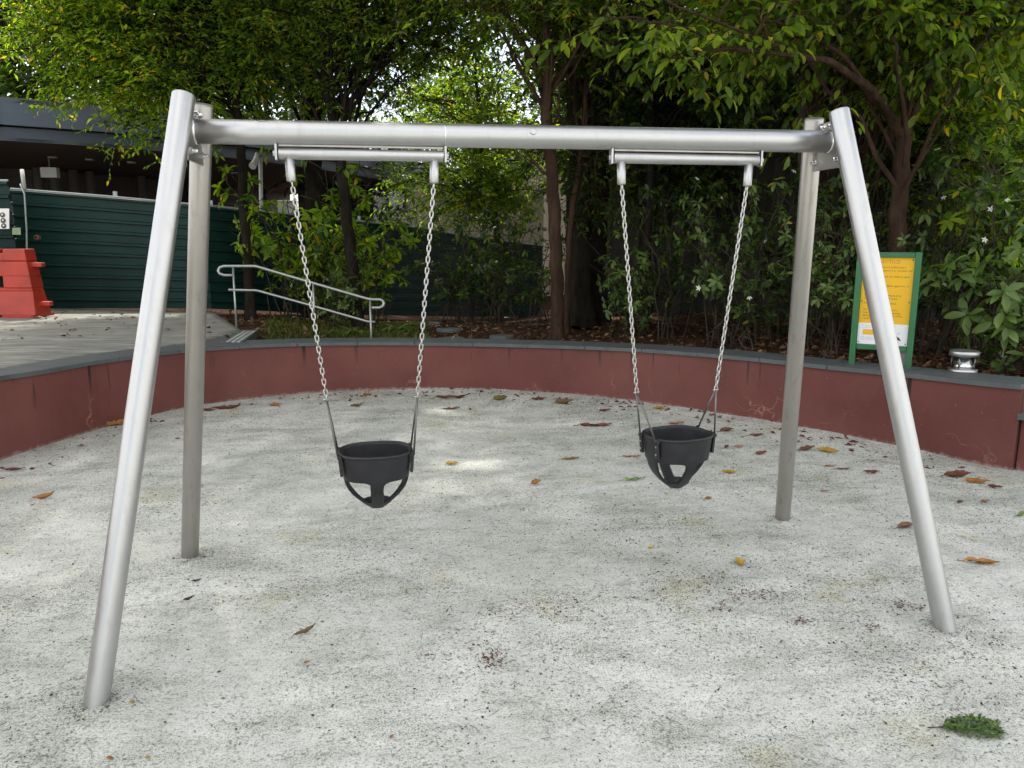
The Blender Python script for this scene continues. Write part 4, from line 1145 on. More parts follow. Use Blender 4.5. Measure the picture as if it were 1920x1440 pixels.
make_tree(15, 'garden_tree', 'thin young trunk just beside the reddish multi stemmed tree', [gb(1062, 632, 9.4), gd(1064, 520, 9.4), gd(1072, 400, 9.4), gd(1090, 280, 9.4), gd(1100, 140, 9.4), gd(1120, -60, 9.4)], .036, .018,
          [(gd(1060, 330, 9.6), (.7, .6, .7), 8, .4), (gd(1150, 40, 9.8), (1.2, 1.0, 1.0), 18, .6)], M['bark_brown'], M['leaf_dark'], .08, .4, m=8)
# two stout dark trunks with high crowns added out of view to shade the playground
make_tree(16, 'shade_tree', 'stout dark trunk of a tall shade tree, left one of the close pair', [gb(1086, 622, 9.9), gd(1088, 450, 9.9), gd(1086, 250, 9.9), gd(1080, 0, 9.9), tp_(1070, 0, 9.6, 6.5), tp_(1060, 0, 9.2, 8.6)], .16, .10,
          [((1.0, 4.2, 9.6), (4.4, 3.4, 1.5), 120, .75), ((-2.4, 4.6, 9.0), (3.6, 3.2, 1.5), 120, .75), (gd(1000, -140, 11.0), (2.6, 1.6, 1.4), 40, .5), ((1.6, 7.6, 9.8), (2.6, 1.8, 1.0), 36, .7)], M['bark_dark'], M['leaf_dark'], .15, .42, m=7, nsub=5, ntw=5, twl=(.35, .65))
make_tree(17, 'shade_tree', 'stout dark trunk of a tall shade tree, right one of the close pair', [gb(1124, 618, 10.3), gd(1122, 450, 10.3), gd(1126, 250, 10.3), gd(1140, 0, 10.3), tp_(1160, 0, 10.0, 6.5), tp_(1200, 0, 9.6, 8.8)], .11, .08,
          [((3.6, 3.6, 9.4), (3.6, 3.2, 1.5), 90, .75), (gd(1260, -60, 11.4), (2.2, 1.6, 1.6), 40, .45)], M['bark_dark'], M['leaf_dark'], .15, .42, m=7, nsub=5, ntw=5, twl=(.35, .65))
make_tree(18, 'garden_tree', 'thin straight dark trunk standing before the board fence', [gb(1208, 640, 9.6), gd(1212, 500, 9.6), gd(1216, 380, 9.6), gd(1218, 250, 9.6), gd(1222, 60, 9.6), gd(1230, -120, 9.6)], .052, .03,
          [(gd(1300, 170, 10.6), (1.5, 1.0, .75), 26, .5), (gd(1240, 330, 10.4), (.9, .7, .5), 10, .4)], M['bark_dark'], M['leaf_dark'], .11, .40, m=8)
# right: large rooty trunk, slim trunk in front, forked tree with arching limb
make_tree(19, 'shade_tree', 'broad fibrous brown trunk behind the frame joint near the notice', [gb(1562, 640, 9.0), gd(1566, 500, 9.0), gd(1572, 330, 9.0), gd(1572, 150, 9.0), gd(1560, -40, 9.0), tp_(1550, -40, 8.8, 6.0), tp_(1540, -40, 8.4, 8.4)], .20, .12,
          [((4.2, 1.6, 9.2), (3.4, 3.4, 1.4), 90, .75), ((1.2, 0.8, 9.8), (3.2, 2.4, 1.2), 56, .75), (gd(1620, -60, 10.2), (2.0, 1.4, 1.2), 40, .5)], M['bark_brown'], M['leaf_dark'], .15, .42, m=7, nsub=5, ntw=5, twl=(.35, .65),  # crowns above the playground are unseen, added for their shade
          extra=[([gd(1545, 60, 8.85), gd(1548, 300, 8.8), gd(1550, 520, 8.85), gb(1552, 640, 8.85)], .03, .03), ([gd(1590, 60, 8.85), gd(1592, 300, 8.8), gd(1590, 520, 8.85), gb(1588, 640, 8.85)], .035, .03)])
make_tree(20, 'garden_tree', 'slim furrowed trunk rising just behind the rear frame leg', [gb(1496, 650, 8.3), gd(1502, 480, 8.3), gd(1506, 250, 8.3), gd(1511, 100, 8.3), gd(1508, -60, 8.3), gd(1500, -200, 8.3)], .048, .03,
          [(gd(1430, 0, 8.6), (1.3, 1.0, .7), 26, .6)], M['bark_grey'], M['leaf_mid'], .11, .42, LEAF9, m=8, singles=120)
D8 = 7.0
fj = gd(1694, 262, D8)
make_tree(21, 'garden_tree', 'forked brown tree behind the notice with a long limb arching over the beam', [gb(1668, 660, D8), gd(1674, 560, D8), gd(1682, 430, D8), gd(1690, 330, D8), fj], .078, .066,
          [(gd(1770, 40, 6.9), (1.1, .9, .58), 20, .6), (gd(1600, -20, 6.6), (1.3, .9, .42), 18, .6), (gd(1890, 20, 6.6), (.9, .8, .5), 12, .6)], M['bark_brown'], M['leaf_mid'], .098, .42, LEAF9, m=7, droop=.55,
          extra=[([fj, gd(1668, 212, D8-.1), gd(1640, 172, D8-.3), gd(1606, 148, D8-.5), gd(1566, 120, D8-.7), gd(1500, 104, D8-.9), gd(1440, 99, D8-1.0), gd(1370, 92, D8-1.1), gd(1295, 96, D8-1.2)], .045, .012),
                 ([gd(1445, 99, D8-1.0), gd(1436, 60, D8-1.0), gd(1418, 10, D8-1.0), gd(1405, -60, D8-1.0)], .018, .010), ([gd(1625, 160, D8-.4), gd(1570, 96, D8-.6), gd(1500, 60, D8-.8), gd(1440, 38, D8-.9), gd(1360, 20, D8-1.0)], .020, .008),
                 ([fj, gd(1704, 190, D8), gd(1708, 100, D8), gd(1704, 0, D8), gd(1700, -140, D8)], .045, .03), ([fj, gd(1730, 180, D8-.1), gd(1790, 90, D8-.2), gd(1850, 50, D8-.3), gd(1930, 10, D8-.4)], .035, .014),
                 ([gd(1370, 92, D8-1.1), gd(1300, 60, D8-1.2), gd(1220, 40, D8-1.3), gd(1130, 30, D8-1.3)], .012, .006), ([gd(1500, 104, D8-.9), gd(1390, 60, D8-1.2), gd(1270, 10, D8-1.3), gd(1160, -30, D8-1.3)], .014, .006)], nsub=8, ntw=4, singles=300)
make_tree(22, 'garden_tree', 'dark slanting trunk behind the forked tree on the right', [gb(1700, 640, 8.6), gd(1716, 480, 8.6), gd(1728, 330, 8.6), gd(1745, 200, 8.6), gd(1775, 60, 8.6), gd(1800, -100, 8.6)], .085, .05,
          [(gd(1850, 200, 9.2), (1.3, .9, .8), 34, .5), (gd(1840, 330, 8.8), (1.2, .8, .6), 26, .3), (gd(1940, 100, 9.0), (1.0, .8, 1.0), 20, .5)], M['bark_dark'], M['leaf_mid'], .085, .42, m=8)
# small light tree in the gap over the hoarding
make_tree(23, 'garden_tree', 'small bright yellow green tree in the gap above the hoarding', [gb(940, 590, 13.0), gd(936, 480, 13.0), gd(925, 380, 13.0), gd(905, 280, 13.0), gd(890, 120, 13.0)], .05, .025,
          [(gd(850, 350, 12.8), (1.2, .9, .45), 22, .3), (gd(960, 330, 13.0), (1.0, .8, .6), 20, .3), (gd(850, 200, 13.4), (1.3, 1.0, .8), 26, .6)], M['bark_grey'], M['leaf_yel'], .085, .38, m=8)
# tall old trees far behind on the left
for sd_, (px, D, lab) in enumerate(((20, 19.0, 'far tall tree above the canopy roof in the corner'), (330, 21.0, 'far dark tree rising behind the middle of the canopy roof'))):
    make_tree(40+sd_, 'far_tree', lab, [tp_(px, 560, D, 0.1), tp_(px+5, 300, D, 2.8), tp_(px-10, 100, D, 5.5), tp_(px, 0, D, 8.5)], .22, .12,
              [(gd(px+40, 40, D), (3.4, 2.0, 2.6), 70, .4), (gd(px-120, -140, D), (3.0, 2.0, 2.4), 40, .5)], M['bark_grey'], M['leaf_mid' if sd_ == 0 else 'leaf_dark'], .16, .40, m=7, group='far trees behind the canopy')

# far belt of foliage that reads as one mass
g = np.random.default_rng(99)
def belt(n, px0, px1, py0, py1, D0_, D1_, L, size, holes=True):
    px = g.uniform(px0, px1, n); D = g.uniform(D0_, D1_, n); py = g.uniform(py0, py1, n)
    A = np.array([gd(a, b, c) for a, b, c in zip(px, py, D)])
    k = np.sin(A[:, 0]*1.3+A[:, 2]*.9)+np.sin(A[:, 0]*.6-A[:, 2]*1.7+2)+np.sin(A[:, 2]*2.3+A[:, 0]*.4)
    return A[k > -0.9] if holes else A
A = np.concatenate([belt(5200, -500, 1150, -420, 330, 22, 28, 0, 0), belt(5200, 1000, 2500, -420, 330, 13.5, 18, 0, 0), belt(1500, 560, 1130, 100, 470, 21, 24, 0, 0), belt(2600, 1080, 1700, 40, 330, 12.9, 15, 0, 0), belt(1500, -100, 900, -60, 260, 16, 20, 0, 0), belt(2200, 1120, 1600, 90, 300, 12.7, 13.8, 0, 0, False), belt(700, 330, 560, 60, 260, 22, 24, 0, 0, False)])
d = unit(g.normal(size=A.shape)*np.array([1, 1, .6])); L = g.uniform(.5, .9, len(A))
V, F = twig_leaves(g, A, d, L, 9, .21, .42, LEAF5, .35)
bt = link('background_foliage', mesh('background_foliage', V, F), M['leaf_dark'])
tag(bt, 'distant mass of dark green foliage filling the gaps behind the trees', 'foliage', kind='stuff')

# ------------------------------------------------------------------ shrubs with whorled leaves
def shrub_arrays(seed, h, spread, stems, whorls, lsize, lw, nl=7, lean=0.5, low=0.25):
    g = np.random.default_rng(seed)
    wood = []; A = []; flowers = []
    for s_ in range(stems):
        a = g.uniform(0, 2*math.pi); b0 = g.uniform(0, 2*math.pi); rb0 = g.uniform(.03, .26); b = np.array([rb0*math.cos(b0), rb0*math.sin(b0), -.04])
        t = np.array([spread*math.cos(a)*g.uniform(.3, 1), spread*math.sin(a)*g.uniform(.3, 1), h*g.uniform(.55, 1)])
        q = bez(b, b*.5+t*.5+np.array([-.15*math.cos(a), -.15*math.sin(a), .15*h])+g.normal(0, .06, 3), t, 8)
        q[1:-1] += g.normal(0, .045, (6, 3))
        wood.append(tube_arr(q, np.linspace(.0095, .004, 8), 5))
        for _ in range(4):
            i = int(g.integers(1, 7)); e = q[i]+g.normal(0, .22, 3)*np.array([1, 1, .7])+np.array([0, 0, .12]); wood.append(tube_arr(np.array([q[i], (q[i]+e)/2+g.normal(0, .04, 3), e]), [.004, .003, .002], 4))
        for w_ in range(whorls):
            u = g.uniform(low, 1) if w_ else 1.0
            x = u*6.999; i = int(x); p = q[i]+(q[i+1]-q[i])*(x-i)
            dd = unit(unit(q[i+1]-q[i])*.5+g.normal(0, .7, 3)+np.array([0, 0, .25])); L = g.uniform(.12, .38)
            e = p+dd*L
            mid = p+dd*L*.5+g.normal(0, .02, 3)
            wood.append(tube_arr(np.array([p, mid, e]), [.005, .004, .003], 4))
            A.append((e, dd))
            if w_ % 2: A.append((mid, unit(dd+g.normal(0, .5, 3))))
            flowers.append((e+dd*.02, dd))
    pos = []; di = []; nr = []; sz = []
    for e, dd in A:
        k = int(g.integers(nl-2, nl+2)); a0 = g.uniform(0, 6.28)
        x, y = frame_of(dd)
        for j in range(k):
            a = a0+j*2*math.pi/k+g.normal(0, .15)
            o = math.cos(a)*x+math.sin(a)*y
            dl = o+dd*g.uniform(-.1, .45)+np.array([0, 0, -g.uniform(.1, .55)])
            pos.append(e-dd*g.uniform(0, .05)); di.append(dl); nr.append(dd+np.array([0, 0, .6])+g.normal(0, .2, 3)); sz.append(lsize*g.uniform(.6, 1.15))
    raw = (np.array(pos), np.array(di), np.array(nr), np.array(sz), lw)
    return join(wood), raw, flowers
def flower_mesh():
    m = MB()
    for k in range(5):
        a = k*2*math.pi/5; c, s_ = math.cos(a), math.sin(a)
        R_ = lambda u, v, z: (u*c-v*s_, u*s_+v*c, z)
        m.add([R_(0, 0, 0), R_(.014, -.007, .004), R_(.030, 0, -.002), R_(.014, .007, .004)], [(0, 1, 2, 3)])
    me = mesh('flower', m.V, m.F); me.materials.append(M['petal']); return me
FLOWER = flower_mesh()
SHR = {}
for key, a, lm in (('a', (201, 1.45, .55, 11, 5, .105, .40), 'leaf_shrub'), ('b', (202, 1.15, .60, 12, 5, .11, .42), 'leaf_shrub'), ('c', (203, 1.7, .6, 10, 6, .10, .38), 'leaf_dark'),
                   ('d', (204, .75, .45, 10, 4, .125, .42), 'leaf_pale'), ('e', (205, 1.5, .65, 12, 6, .12, .36), 'leaf_yel'), ('f', (206, 1.25, .75, 10, 5, .09, .40), 'leaf_dark')):
    W_, L_v, fl_ = shrub_arrays(*a)
    mw = mesh('stems', *W_, True); mw.materials.append(M['twig'])
    ml = mesh('leaves', *leaf_arrays(*L_v, LEAF9)); ml.materials.append(M[lm])
    SHR[key] = (mw, ml, fl_, L_v, lm)
def shrub(key, px, py, D, rz, sc, label, nf=0, group='shrubs in the planting bed', singles=0):
    p = gd(px, py, D); p[2] = float(bed_z(p[0], p[1]))
    o = empty('flowering_shrub' if nf else 'leafy_shrub', p, rz); o.scale = (sc,)*3
    tag(o, label, 'shrub', group)
    mw, ml, fl_, raw, lm = SHR[key]
    link('stems', mw, None, o)
    if singles:
        Mx = Matrix.Translation(p) @ Matrix.Rotation(rz, 4, 'Z') @ Matrix.Scale(sc, 4)
        kp = single_leaves(o, Mx, *raw, M[lm+'_one'], singles)
        ml = mesh('leaves', *leaf_arrays(*[r_[kp] for r_ in raw[:4]], raw[4], LEAF9)); ml.materials.append(M[lm])
    lo = link('leaves', ml, None, o)
    if singles: lo['kind'] = 'stuff'
    g = np.random.default_rng(int(px*7+D*100))
    for k in range(nf):
        e, dd = fl_[int(g.integers(0, len(fl_)))]
        f = link('flower', FLOWER, None, o, e+dd*.015)
        q = Vector(unit(dd*.5+np.array([0, -.6, .4])+g.normal(0, .3, 3))).to_track_quat('Z', 'Y'); f.rotation_euler = q.to_euler()
        f.scale = (1.05/sc,)*3
    return o
for a in (
    ('a', 1345, 655, 7.9, .4, 1.0, 'white flowered shrub in front of the board fence, framed by the right swing chains', 5),
    ('c', 1250, 645, 8.6, 2.1, .95, 'dark leafy shrub behind the first chain of the turned swing', 0),
    ('b', 1180, 640, 8.9, 1.2, .9, 'shrub with drooping leaf whorls at the foot of the stout dark trunks', 2),
    ('c', 1440, 655, 8.2, 3.6, 1.0, 'tall dark shrub left of the rear frame leg by the fence', 3),
    ('f', 1405, 660, 7.6, 5.1, .85, 'low twiggy shrub growing over the coping left of the rear frame leg', 2),
    ('a', 1530, 660, 7.6, 2.6, 1.0, 'shrub between the rear frame leg and the notice board', 4),
    ('c', 1610, 655, 8.0, .9, 1.05, 'dark tall shrub rising behind the notice board', 3),
    ('a', 1560, 668, 7.0, 4.4, .8, 'small twiggy shrub left of the notice board post', 3),
    ('f', 1745, 665, 7.2, 1.7, 1.2, 'tangled twiggy shrub just right of the notice board', 3),
    ('a', 1800, 660, 7.3, 5.6, 1.15, 'white flowered shrub rising above the bollard light', 6),
    ('d', 1880, 668, 6.4, .7, 1.25, 'pale large leaved shrub right of the bollard light', 4),
    ('d', 1925, 690, 5.9, 3.3, 1.1, 'pale leaved shrub at the very edge beside the end of the wall', 1),
    ('b', 1860, 640, 7.6, 2.0, 1.35, 'taller shrub behind the pale large leaved one', 5),
    ('e', 1940, 640, 7.0, 4.0, 1.3, 'leafy green shrub at the edge under the glimpsed house', 3),
    ('c', 1700, 650, 8.3, 2.9, 1.25, 'dense dark shrub behind the forked brown tree', 3),
    ('e', 545, 590, 10.9, .5, 1.25, 'bright green shrub behind the upper handrail next to hoarding', 0),
    ('e', 620, 588, 11.2, 2.4, 1.45, 'tall leafy shrub around the pale barked trunk', 0),
    ('e', 700, 592, 10.6, 4.1, 1.15, 'leafy shrub right of the leaning slender trunk', 0),
    ('b', 625, 600, 9.9, 3.0, .75, 'small shrub under the middle of the sloping handrail', 0),
    ('c', 880, 592, 11.4, 1.9, .95, 'dark shrub in front of the hoarding between the two swings', 2),
    ('f', 950, 600, 10.6, .2, 1.1, 'bare twiggy dark shrub left of the reddish multi stemmed tree', 2),
    ('f', 850, 596, 11.2, 4.6, 1.1, 'thin twiggy dark shrub hiding the hoarding beside the left swing chain', 1),
    ('c', 925, 598, 11.6, 3.1, .9, 'dark leafy shrub below the small bright tree', 1),
    ('f', 1000, 606, 10.3, 2.2, .95, 'low dark twiggy shrub where the hoarding ends', 0),
    ('c', 1120, 615, 10.9, 5.0, .8, 'dark shrub climbing round the pair of stout trunks', 1),
):
    shrub(*a, singles={'d': 160, 'a': 90, 'b': 90}.get(a[0], 0) if a[1] > 1300 else 0)

# strap-leaved plants and ground cover beside the ramp
def strap_plant(px, py, D, n, L, label, seed):
    g = np.random.default_rng(seed); p = gd(px, py, D); p[2] = float(bed_z(p[0], p[1]))
    o = empty('strap_leaved_plant', p); tag(o, label, 'plant', 'strap leaved plants by the ramp')
    me = None
    for k in range(n):
        a = g.uniform(0, 6.28); l = L*g.uniform(.6, 1.1); up = g.uniform(.5, 1.2)
        V = []; 
        for t in np.linspace(0, 1, 6):
            r_ = l*(t**1.2); z = l*(up*t-up*.85*t*t*1.1); w_ = .022*math.sin(math.pi*min(1, .12+t*.86))
            c, s_ = math.cos(a), math.sin(a)
            V += [(r_*c-w_*s_, r_*s_+w_*c, z), (r_*c, r_*s_, z-.006), (r_*c+w_*s_, r_*s_-w_*c, z)]
        F = [(i*3+j, i*3+j+1, (i+1)*3+j+1, (i+1)*3+j) for i in range(5) for j in range(2)]
        link('leaf_blade', mesh('leaf_blade', V, F, True), M['leaf_shrub'], o)
strap_plant(664, 618, 9.3, 22, .34, 'strap leaved plant at the low end of the handrail', 5)
strap_plant(745, 612, 9.6, 22, .36, 'dark strap leaved clump right of the handrail loop', 6)
strap_plant(640, 622, 9.2, 14, .26, 'small strap leaved plant under the lower rail', 8)
g = np.random.default_rng(31)
n = 5200
px = g.uniform(500, 800, n); py = g.uniform(596, 640, n)
A = np.array([gz(a, b, .47) for a, b in zip(px, py)]); A[:, 2] = bed_z(A[:, 0], A[:, 1])-.005
dd = unit(g.normal(size=(n, 3))*.5+np.array([0, 0, .8]))
V, F = leaf_arrays(A, dd, g.normal(size=(n, 3)), g.uniform(.04, .11, n), .16, LEAF5)
gc = link('ground_cover', mesh('ground_cover', V, F), M['grass']); tag(gc, 'mossy green ground cover beside the ramp handrail', 'ground cover', kind='stuff')

# dead leaves covering the soil
n = 9000
px = g.uniform(330, 1950, n); py = g.uniform(584, 720, n)
A = np.array([gz(a, b, .45) for a, b in zip(px, py)])
A = A[(A[:, 1] < 14)]
from_wall = np.array([np.min(np.hypot(WS[::3, 0]-a[0], WS[::3, 1]-a[1])) for a in A])
ctr = np.hypot(A[:, 0]-0.0, A[:, 1]-1.3)
wr = np.array([np.min(np.where(np.abs(np.arctan2(WS[:, 1]-1.3, WS[:, 0])-np.arctan2(a[1]-1.3, a[0])) < .06, np.hypot(WS[:, 0], WS[:, 1]-1.3), 99)) for a in A])
A = A[(wr < 50) & (ctr > wr+.45)]; n = len(A)
A[:, 2] = bed_z(A[:, 0], A[:, 1])+.012
dd = unit(g.normal(size=(n, 3))*np.array([1, 1, .25]))
V, F = leaf_arrays(A, dd, np.array([0, 0, 1.])+g.normal(0, .35, (n, 3)), g.uniform(.05, .11, n), .45, LEAF5)
dl = link('dead_leaf_litter', mesh('dead_leaf_litter', V, F), M['bed_leaves']); tag(dl, 'brown dead leaves covering the soil of the planting bed', 'leaf litter', kind='stuff')
# flat stepping stones among the litter
for k, (px, py, w_, lab) in enumerate(((795, 598, 62, 'flat grey stone by the hoarding behind the left swing chain'), (842, 616, 46, 'flat grey stepping stone among brown leaves'), (846, 630, 52, 'flat grey stone just behind the coping between the swings'), (940, 626, 50, 'mossy dark stone among brown leaves near the reddish tree'))):
    p = gz(px, py, .45); D = float(np.dot(p-CAM, _f)); r_ = w_/2*D/FPX
    p[2] = float(bed_z(p[0], p[1]))
    gg = np.random.default_rng(60+k)
    rr = r_*gg.uniform(.85, 1.1, 14); a = np.arange(14)*2*math.pi/14
    m = MB(); q = [(rr[i]*math.cos(a[i]), rr[i]*.8*math.sin(a[i])) for i in range(14)]
    m.prism(q, -.03, .035)
    o = m.build('stepping_stone', M['coping'], None, False, .012, p); tag(o, lab, 'stone', 'flat stones in the bed')

# ------------------------------------------------------------------ fallen leaves and specks on the playground
_wa = np.arctan2(WS[:, 1]-1.3, WS[:, 0]); _ok = WS[:, 1] > -2.2; _o = np.argsort(_wa[_ok])
def wall_radius(P):
    a = np.arctan2(P[:, 1]-1.3, P[:, 0]); a = np.where(a < -2.2, a+0, a)
    return np.interp(a, _wa[_ok][_o], np.hypot(WS[_ok, 0], WS[_ok, 1]-1.3)[_o])
def ground_at(px, py):
    p = gz(px, py, 0.0); p[2] = float(und(p[0], p[1])); return p
def fallen(px, py, Lpx, rot, col, label, kind='leaf', curl=.25, wid=.42, group='fallen leaves on the playground'):
    p = ground_at(px, py); D = float(np.dot(p-CAM, _f)); L = Lpx*D/FPX*0.95
    g = np.random.default_rng(int(px*13+py))
    n, m = 9, 5
    V = []
    for i in range(n):
        t = i/(n-1); w_ = L*wid*.5*(math.sin(math.pi*t**.85)**.8 if 0 < t < 1 else 0.02)
        for j in range(m):
            v = (j-(m-1)/2)/((m-1)/2)
            x = L*(t-.5); y = w_*v*math.cos(curl*2.2*abs(v)) ; z = abs(v)*w_*math.sin(curl*2.2*abs(v)+.15)+L*curl*.55*(t-.45)**2*2+g.normal(0, L*.012)
            V.append((x+g.normal(0, L*.012), y*(1+.0*v)+g.normal(0, L*.022)*abs(v), z+g.normal(0, L*.02)))
    st = len(V)
    F = [(i*m+j, (i+1)*m+j, (i+1)*m+j+1, i*m+j+1) for i in range(n-1) for j in range(m-1)]
    mat = bpy.data.materials.get('fallen_'+'_'.join('%02d' % int(c*99) for c in col)) or plain('fallen_'+'_'.join('%02d' % int(c*99) for c in col), col, .7, 0, .45, 40, .001)
    o = empty('fallen_leaf', (p[0], p[1], p[2]+.002), R(rot)); tag(o, label, 'leaf', group)
    zmin = min(v[2] for v in V); V = [(x, y, z-zmin+.001) for x, y, z in V]
    link('blade', mesh('blade', V, F, True), mat, o)
    MB().tube([V[m//2], (-L*.62, L*.03, .004), (-L*.74, L*.07, .003)], [L*.014, L*.012, L*.010], 5).build('stalk', mat, o)
    return o
OR, BR, RB, YE, TA, PK, GR, OL = (.34, .15, .035), (.14, .075, .032), (.15, .045, .028), (.42, .27, .04), (.32, .19, .10), (.36, .19, .14), (.17, .25, .07), (.15, .12, .04)
for a in (
    (1386, 1057, 32, 80, YE, 'ochre yellow leaf standing alone below the turned swing seat', .3, .75),
    (1842, 1052, 62, -22, OR, 'long orange brown leaf on the open ground right of the front leg', .3, .34),
    (1700, 985, 46, 14, BR, 'brown leaf partly hidden behind the right front leg', .25, .5),
    (1552, 849, 42, -50, YE, 'yellow leaf with upturned tip close to the wall behind the frame', .5, .5),
    (1512, 846, 42, 15, BR, 'curled brown leaf touching the yellow leaf near the wall', .5, .4),
    (1795, 892, 52, -10, RB, 'red brown leaf at the wall end of the crumpled row', .5, .45),
    (1833, 903, 44, -25, OR, 'middle orange brown leaf of the crumpled row by the wall', .5, .45),
    (1866, 914, 26, -35, RB, 'smallest red brown leaf of the crumpled row by the wall', .5, .5),
    (1005, 906, 26, 30, OR, 'small curled orange leaf beside the sunny patch between the swings', .6, .8),
    (1190, 899, 46, 4, GR, 'fresh green narrow leaf on the ground left of the turned seat', .1, .24),
    (1070, 859, 36, 8, TA, 'tan leaf lying flat between the two swings', .2, .3),
    (848, 868, 28, 10, YE, 'small yellow leaf right of the low hanging seat', .3, .5),
    (572, 1187, 48, 38, BR, 'curled brown leaf alone on the ground toward the camera', .7, .4),
    (83, 933, 40, 38, OR, 'curled reddish leaf left of the left front leg', .7, .45),
    (1367, 884, 28, -30, YE, 'ochre leaf right of the turned seat', .4, .45),
    (1363, 809, 32, 12, BR, 'brown leaf close behind the turned seat', .3, .5),
    (1328, 936, 16, 0, OR, 'tiny orange leaf under the turned seat', .5, .7),
    (938, 751, 32, 20, OL, 'olive brown leaf near the wall foot between the swings', .5, .6),
    (1058, 757, 36, -10, BR, 'broad brown leaf at the wall foot below the reddish tree', .6, .55),
    (1010, 752, 32, 5, RB, 'red brown leaf at the wall foot left of the broad brown one', .3, .35),
    (688, 738, 18, 0, OR, 'tiny orange leaf at the wall foot above the low seat', .4, .6),
    (668, 763, 24, 10, BR, 'small brown leaf behind the low seat', .5, .5),
    (516, 759, 22, 0, OR, 'small orange brown leaf left of the low swing chains', .5, .6),
    (425, 765, 52, 12, RB, 'long red brown leaf right of the rear left leg', .4, .26),
    (392, 770, 32, -10, BR, 'brown leaf fragment beside the rear left leg', .3, .35),
    (850, 747, 64, 3, RB, 'long thin red leaf at the wall foot between the swings', .3, .16),
    (846, 766, 34, -5, RB, 'short red leaf just before the long thin red one', .3, .24),
    (1118, 797, 62, -6, RB, 'long flat red brown leaf left of the turned swing chains', .2, .22),
    (1236, 765, 26, 10, YE, 'ochre leaf between the hanger rods of the turned swing', .3, .5),
    (1268, 795, 34, 0, PK, 'pinkish leaf just behind the turned seat rim', .3, .4),
    (1135, 771, 28, 15, RB, 'small red leaf toward the wall left of the turned swing', .4, .3),
    (1427, 853, 28, 10, RB, 'crumpled red brown leaf left of the rear right leg', .7, .6),
    (1362, 842, 20, 40, RB, 'tiny dark red leaf between turned seat and rear right leg', .6, .6),
    (1385, 841, 18, -20, PK, 'tiny pink leaf between turned seat and rear right leg', .6, .6),
    (1420, 818, 32, -6, RB, 'thin red leaf near the wall left of the rear right leg', .3, .26),
    (1916, 966, 30, 30, GR, 'green leaf at the very edge right of the frame', .4, .5),
    (212, 797, 52, 18, OR, 'orange and brown leaf tucked at the shaded wall foot', .5, .4),
    (28, 880, 36, 6, RB, 'red brown leaf at the wall foot in the far corner', .3, .3),
    (1546, 919, 18, -25, PK, 'tiny pink leaf near the sunny patch by the front leg', .5, .4),
    (1634, 888, 30, -20, RB, 'red brown leaf left of the right front leg', .5, .35),
    (1582, 881, 34, -3, RB, 'thin red stalky leaf between the right legs', .2, .18),
    (1555, 876, 26, -12, TA, 'tan sliver of leaf between the right legs', .2, .22),
    (1800, 941, 18, 10, RB, 'tiny red leaf right of the right front leg', .5, .6),
    (1848, 940, 20, -10, TA, 'pale tan leaf right of the tiny red one', .4, .5),
    (1185, 853, 36, -4, PK, 'faded pink leaf left of the turned seat', .2, .24),
    (354, 1124, 22, 35, (.04, .028, .024), 'dark dry pod before the rear left leg', .8, .55),
    (369, 1090, 18, 10, (.05, .045, .04), 'small grey pod closest to the foot of the rear left leg', .8, .55),
    (575, 1240, 14, 15, OR, 'tiny orange scrap near the curled brown leaf', .5, .5),
    (206, 1421, 18, -20, OR, 'orange scrap in the near corner past the front leg foot', .6, .6),
    (277, 1416, 12, 10, YE, 'yellow scrap in the near corner past the front leg foot', .6, .7),
    (248, 1319, 12, 0, YE, 'yellow scrap just right of the left front leg foot', .5, .8),
    (735, 1383, 12, 30, OR, 'tiny orange scrap in the middle of the near ground', .6, .7),
    (1220, 1027, 13, 0, (.6, .42, .02), 'tiny bright yellow petal below the turned seat', .4, .6),
):
    fallen(a[0], a[1], a[2], a[3], a[4], a[5], 'leaf', a[6], a[7])
# fallen conifer sprig in the near right
p = ground_at(1808, 1366); g = np.random.default_rng(77)
sp = empty('conifer_sprig', p, R(-12)); tag(sp, 'dark green feathery conifer sprig lying in the near corner', 'sprig')
D = float(np.dot(p-CAM, _f)); L = 108*D/FPX
MB().tube([(-L*.62, 0, .004), (-L*.2, .004, .007), (L*.2, 0, .008), (L*.5, -.004, .005)], [.0016, .0015, .0012, .0008], 5).build('stem', M['bark_dark'], sp)
A = []; dd = []
for k in range(26):
    t = k/25; x = -L*.40+L*.88*t; side = 1 if k % 2 else -1
    ln = L*.30*math.sin(math.pi*(.18+.74*t))+.008
    for i in range(17):
        u = i/16
        A.append((x+ln*u*.75, side*ln*u*.8, .008+.012*math.sin(3*u)+g.normal(0, .002))); dd.append((.8+g.normal(0, .35), side*(.5 if i % 2 else -.25)+g.normal(0, .3), g.normal(.1, .3)))
V, F = leaf_arrays(np.array(A), np.array(dd), np.array([0, 0, 1.])+g.normal(0, .4, (len(A), 3)), g.uniform(.013, .024, len(A)), .42, LEAF5)
link('needles', mesh('needles', V, F), m_leaf('conifer_needle', [(.045, .09, .025), (.07, .13, .032), (.12, .19, .055)], .15), sp)

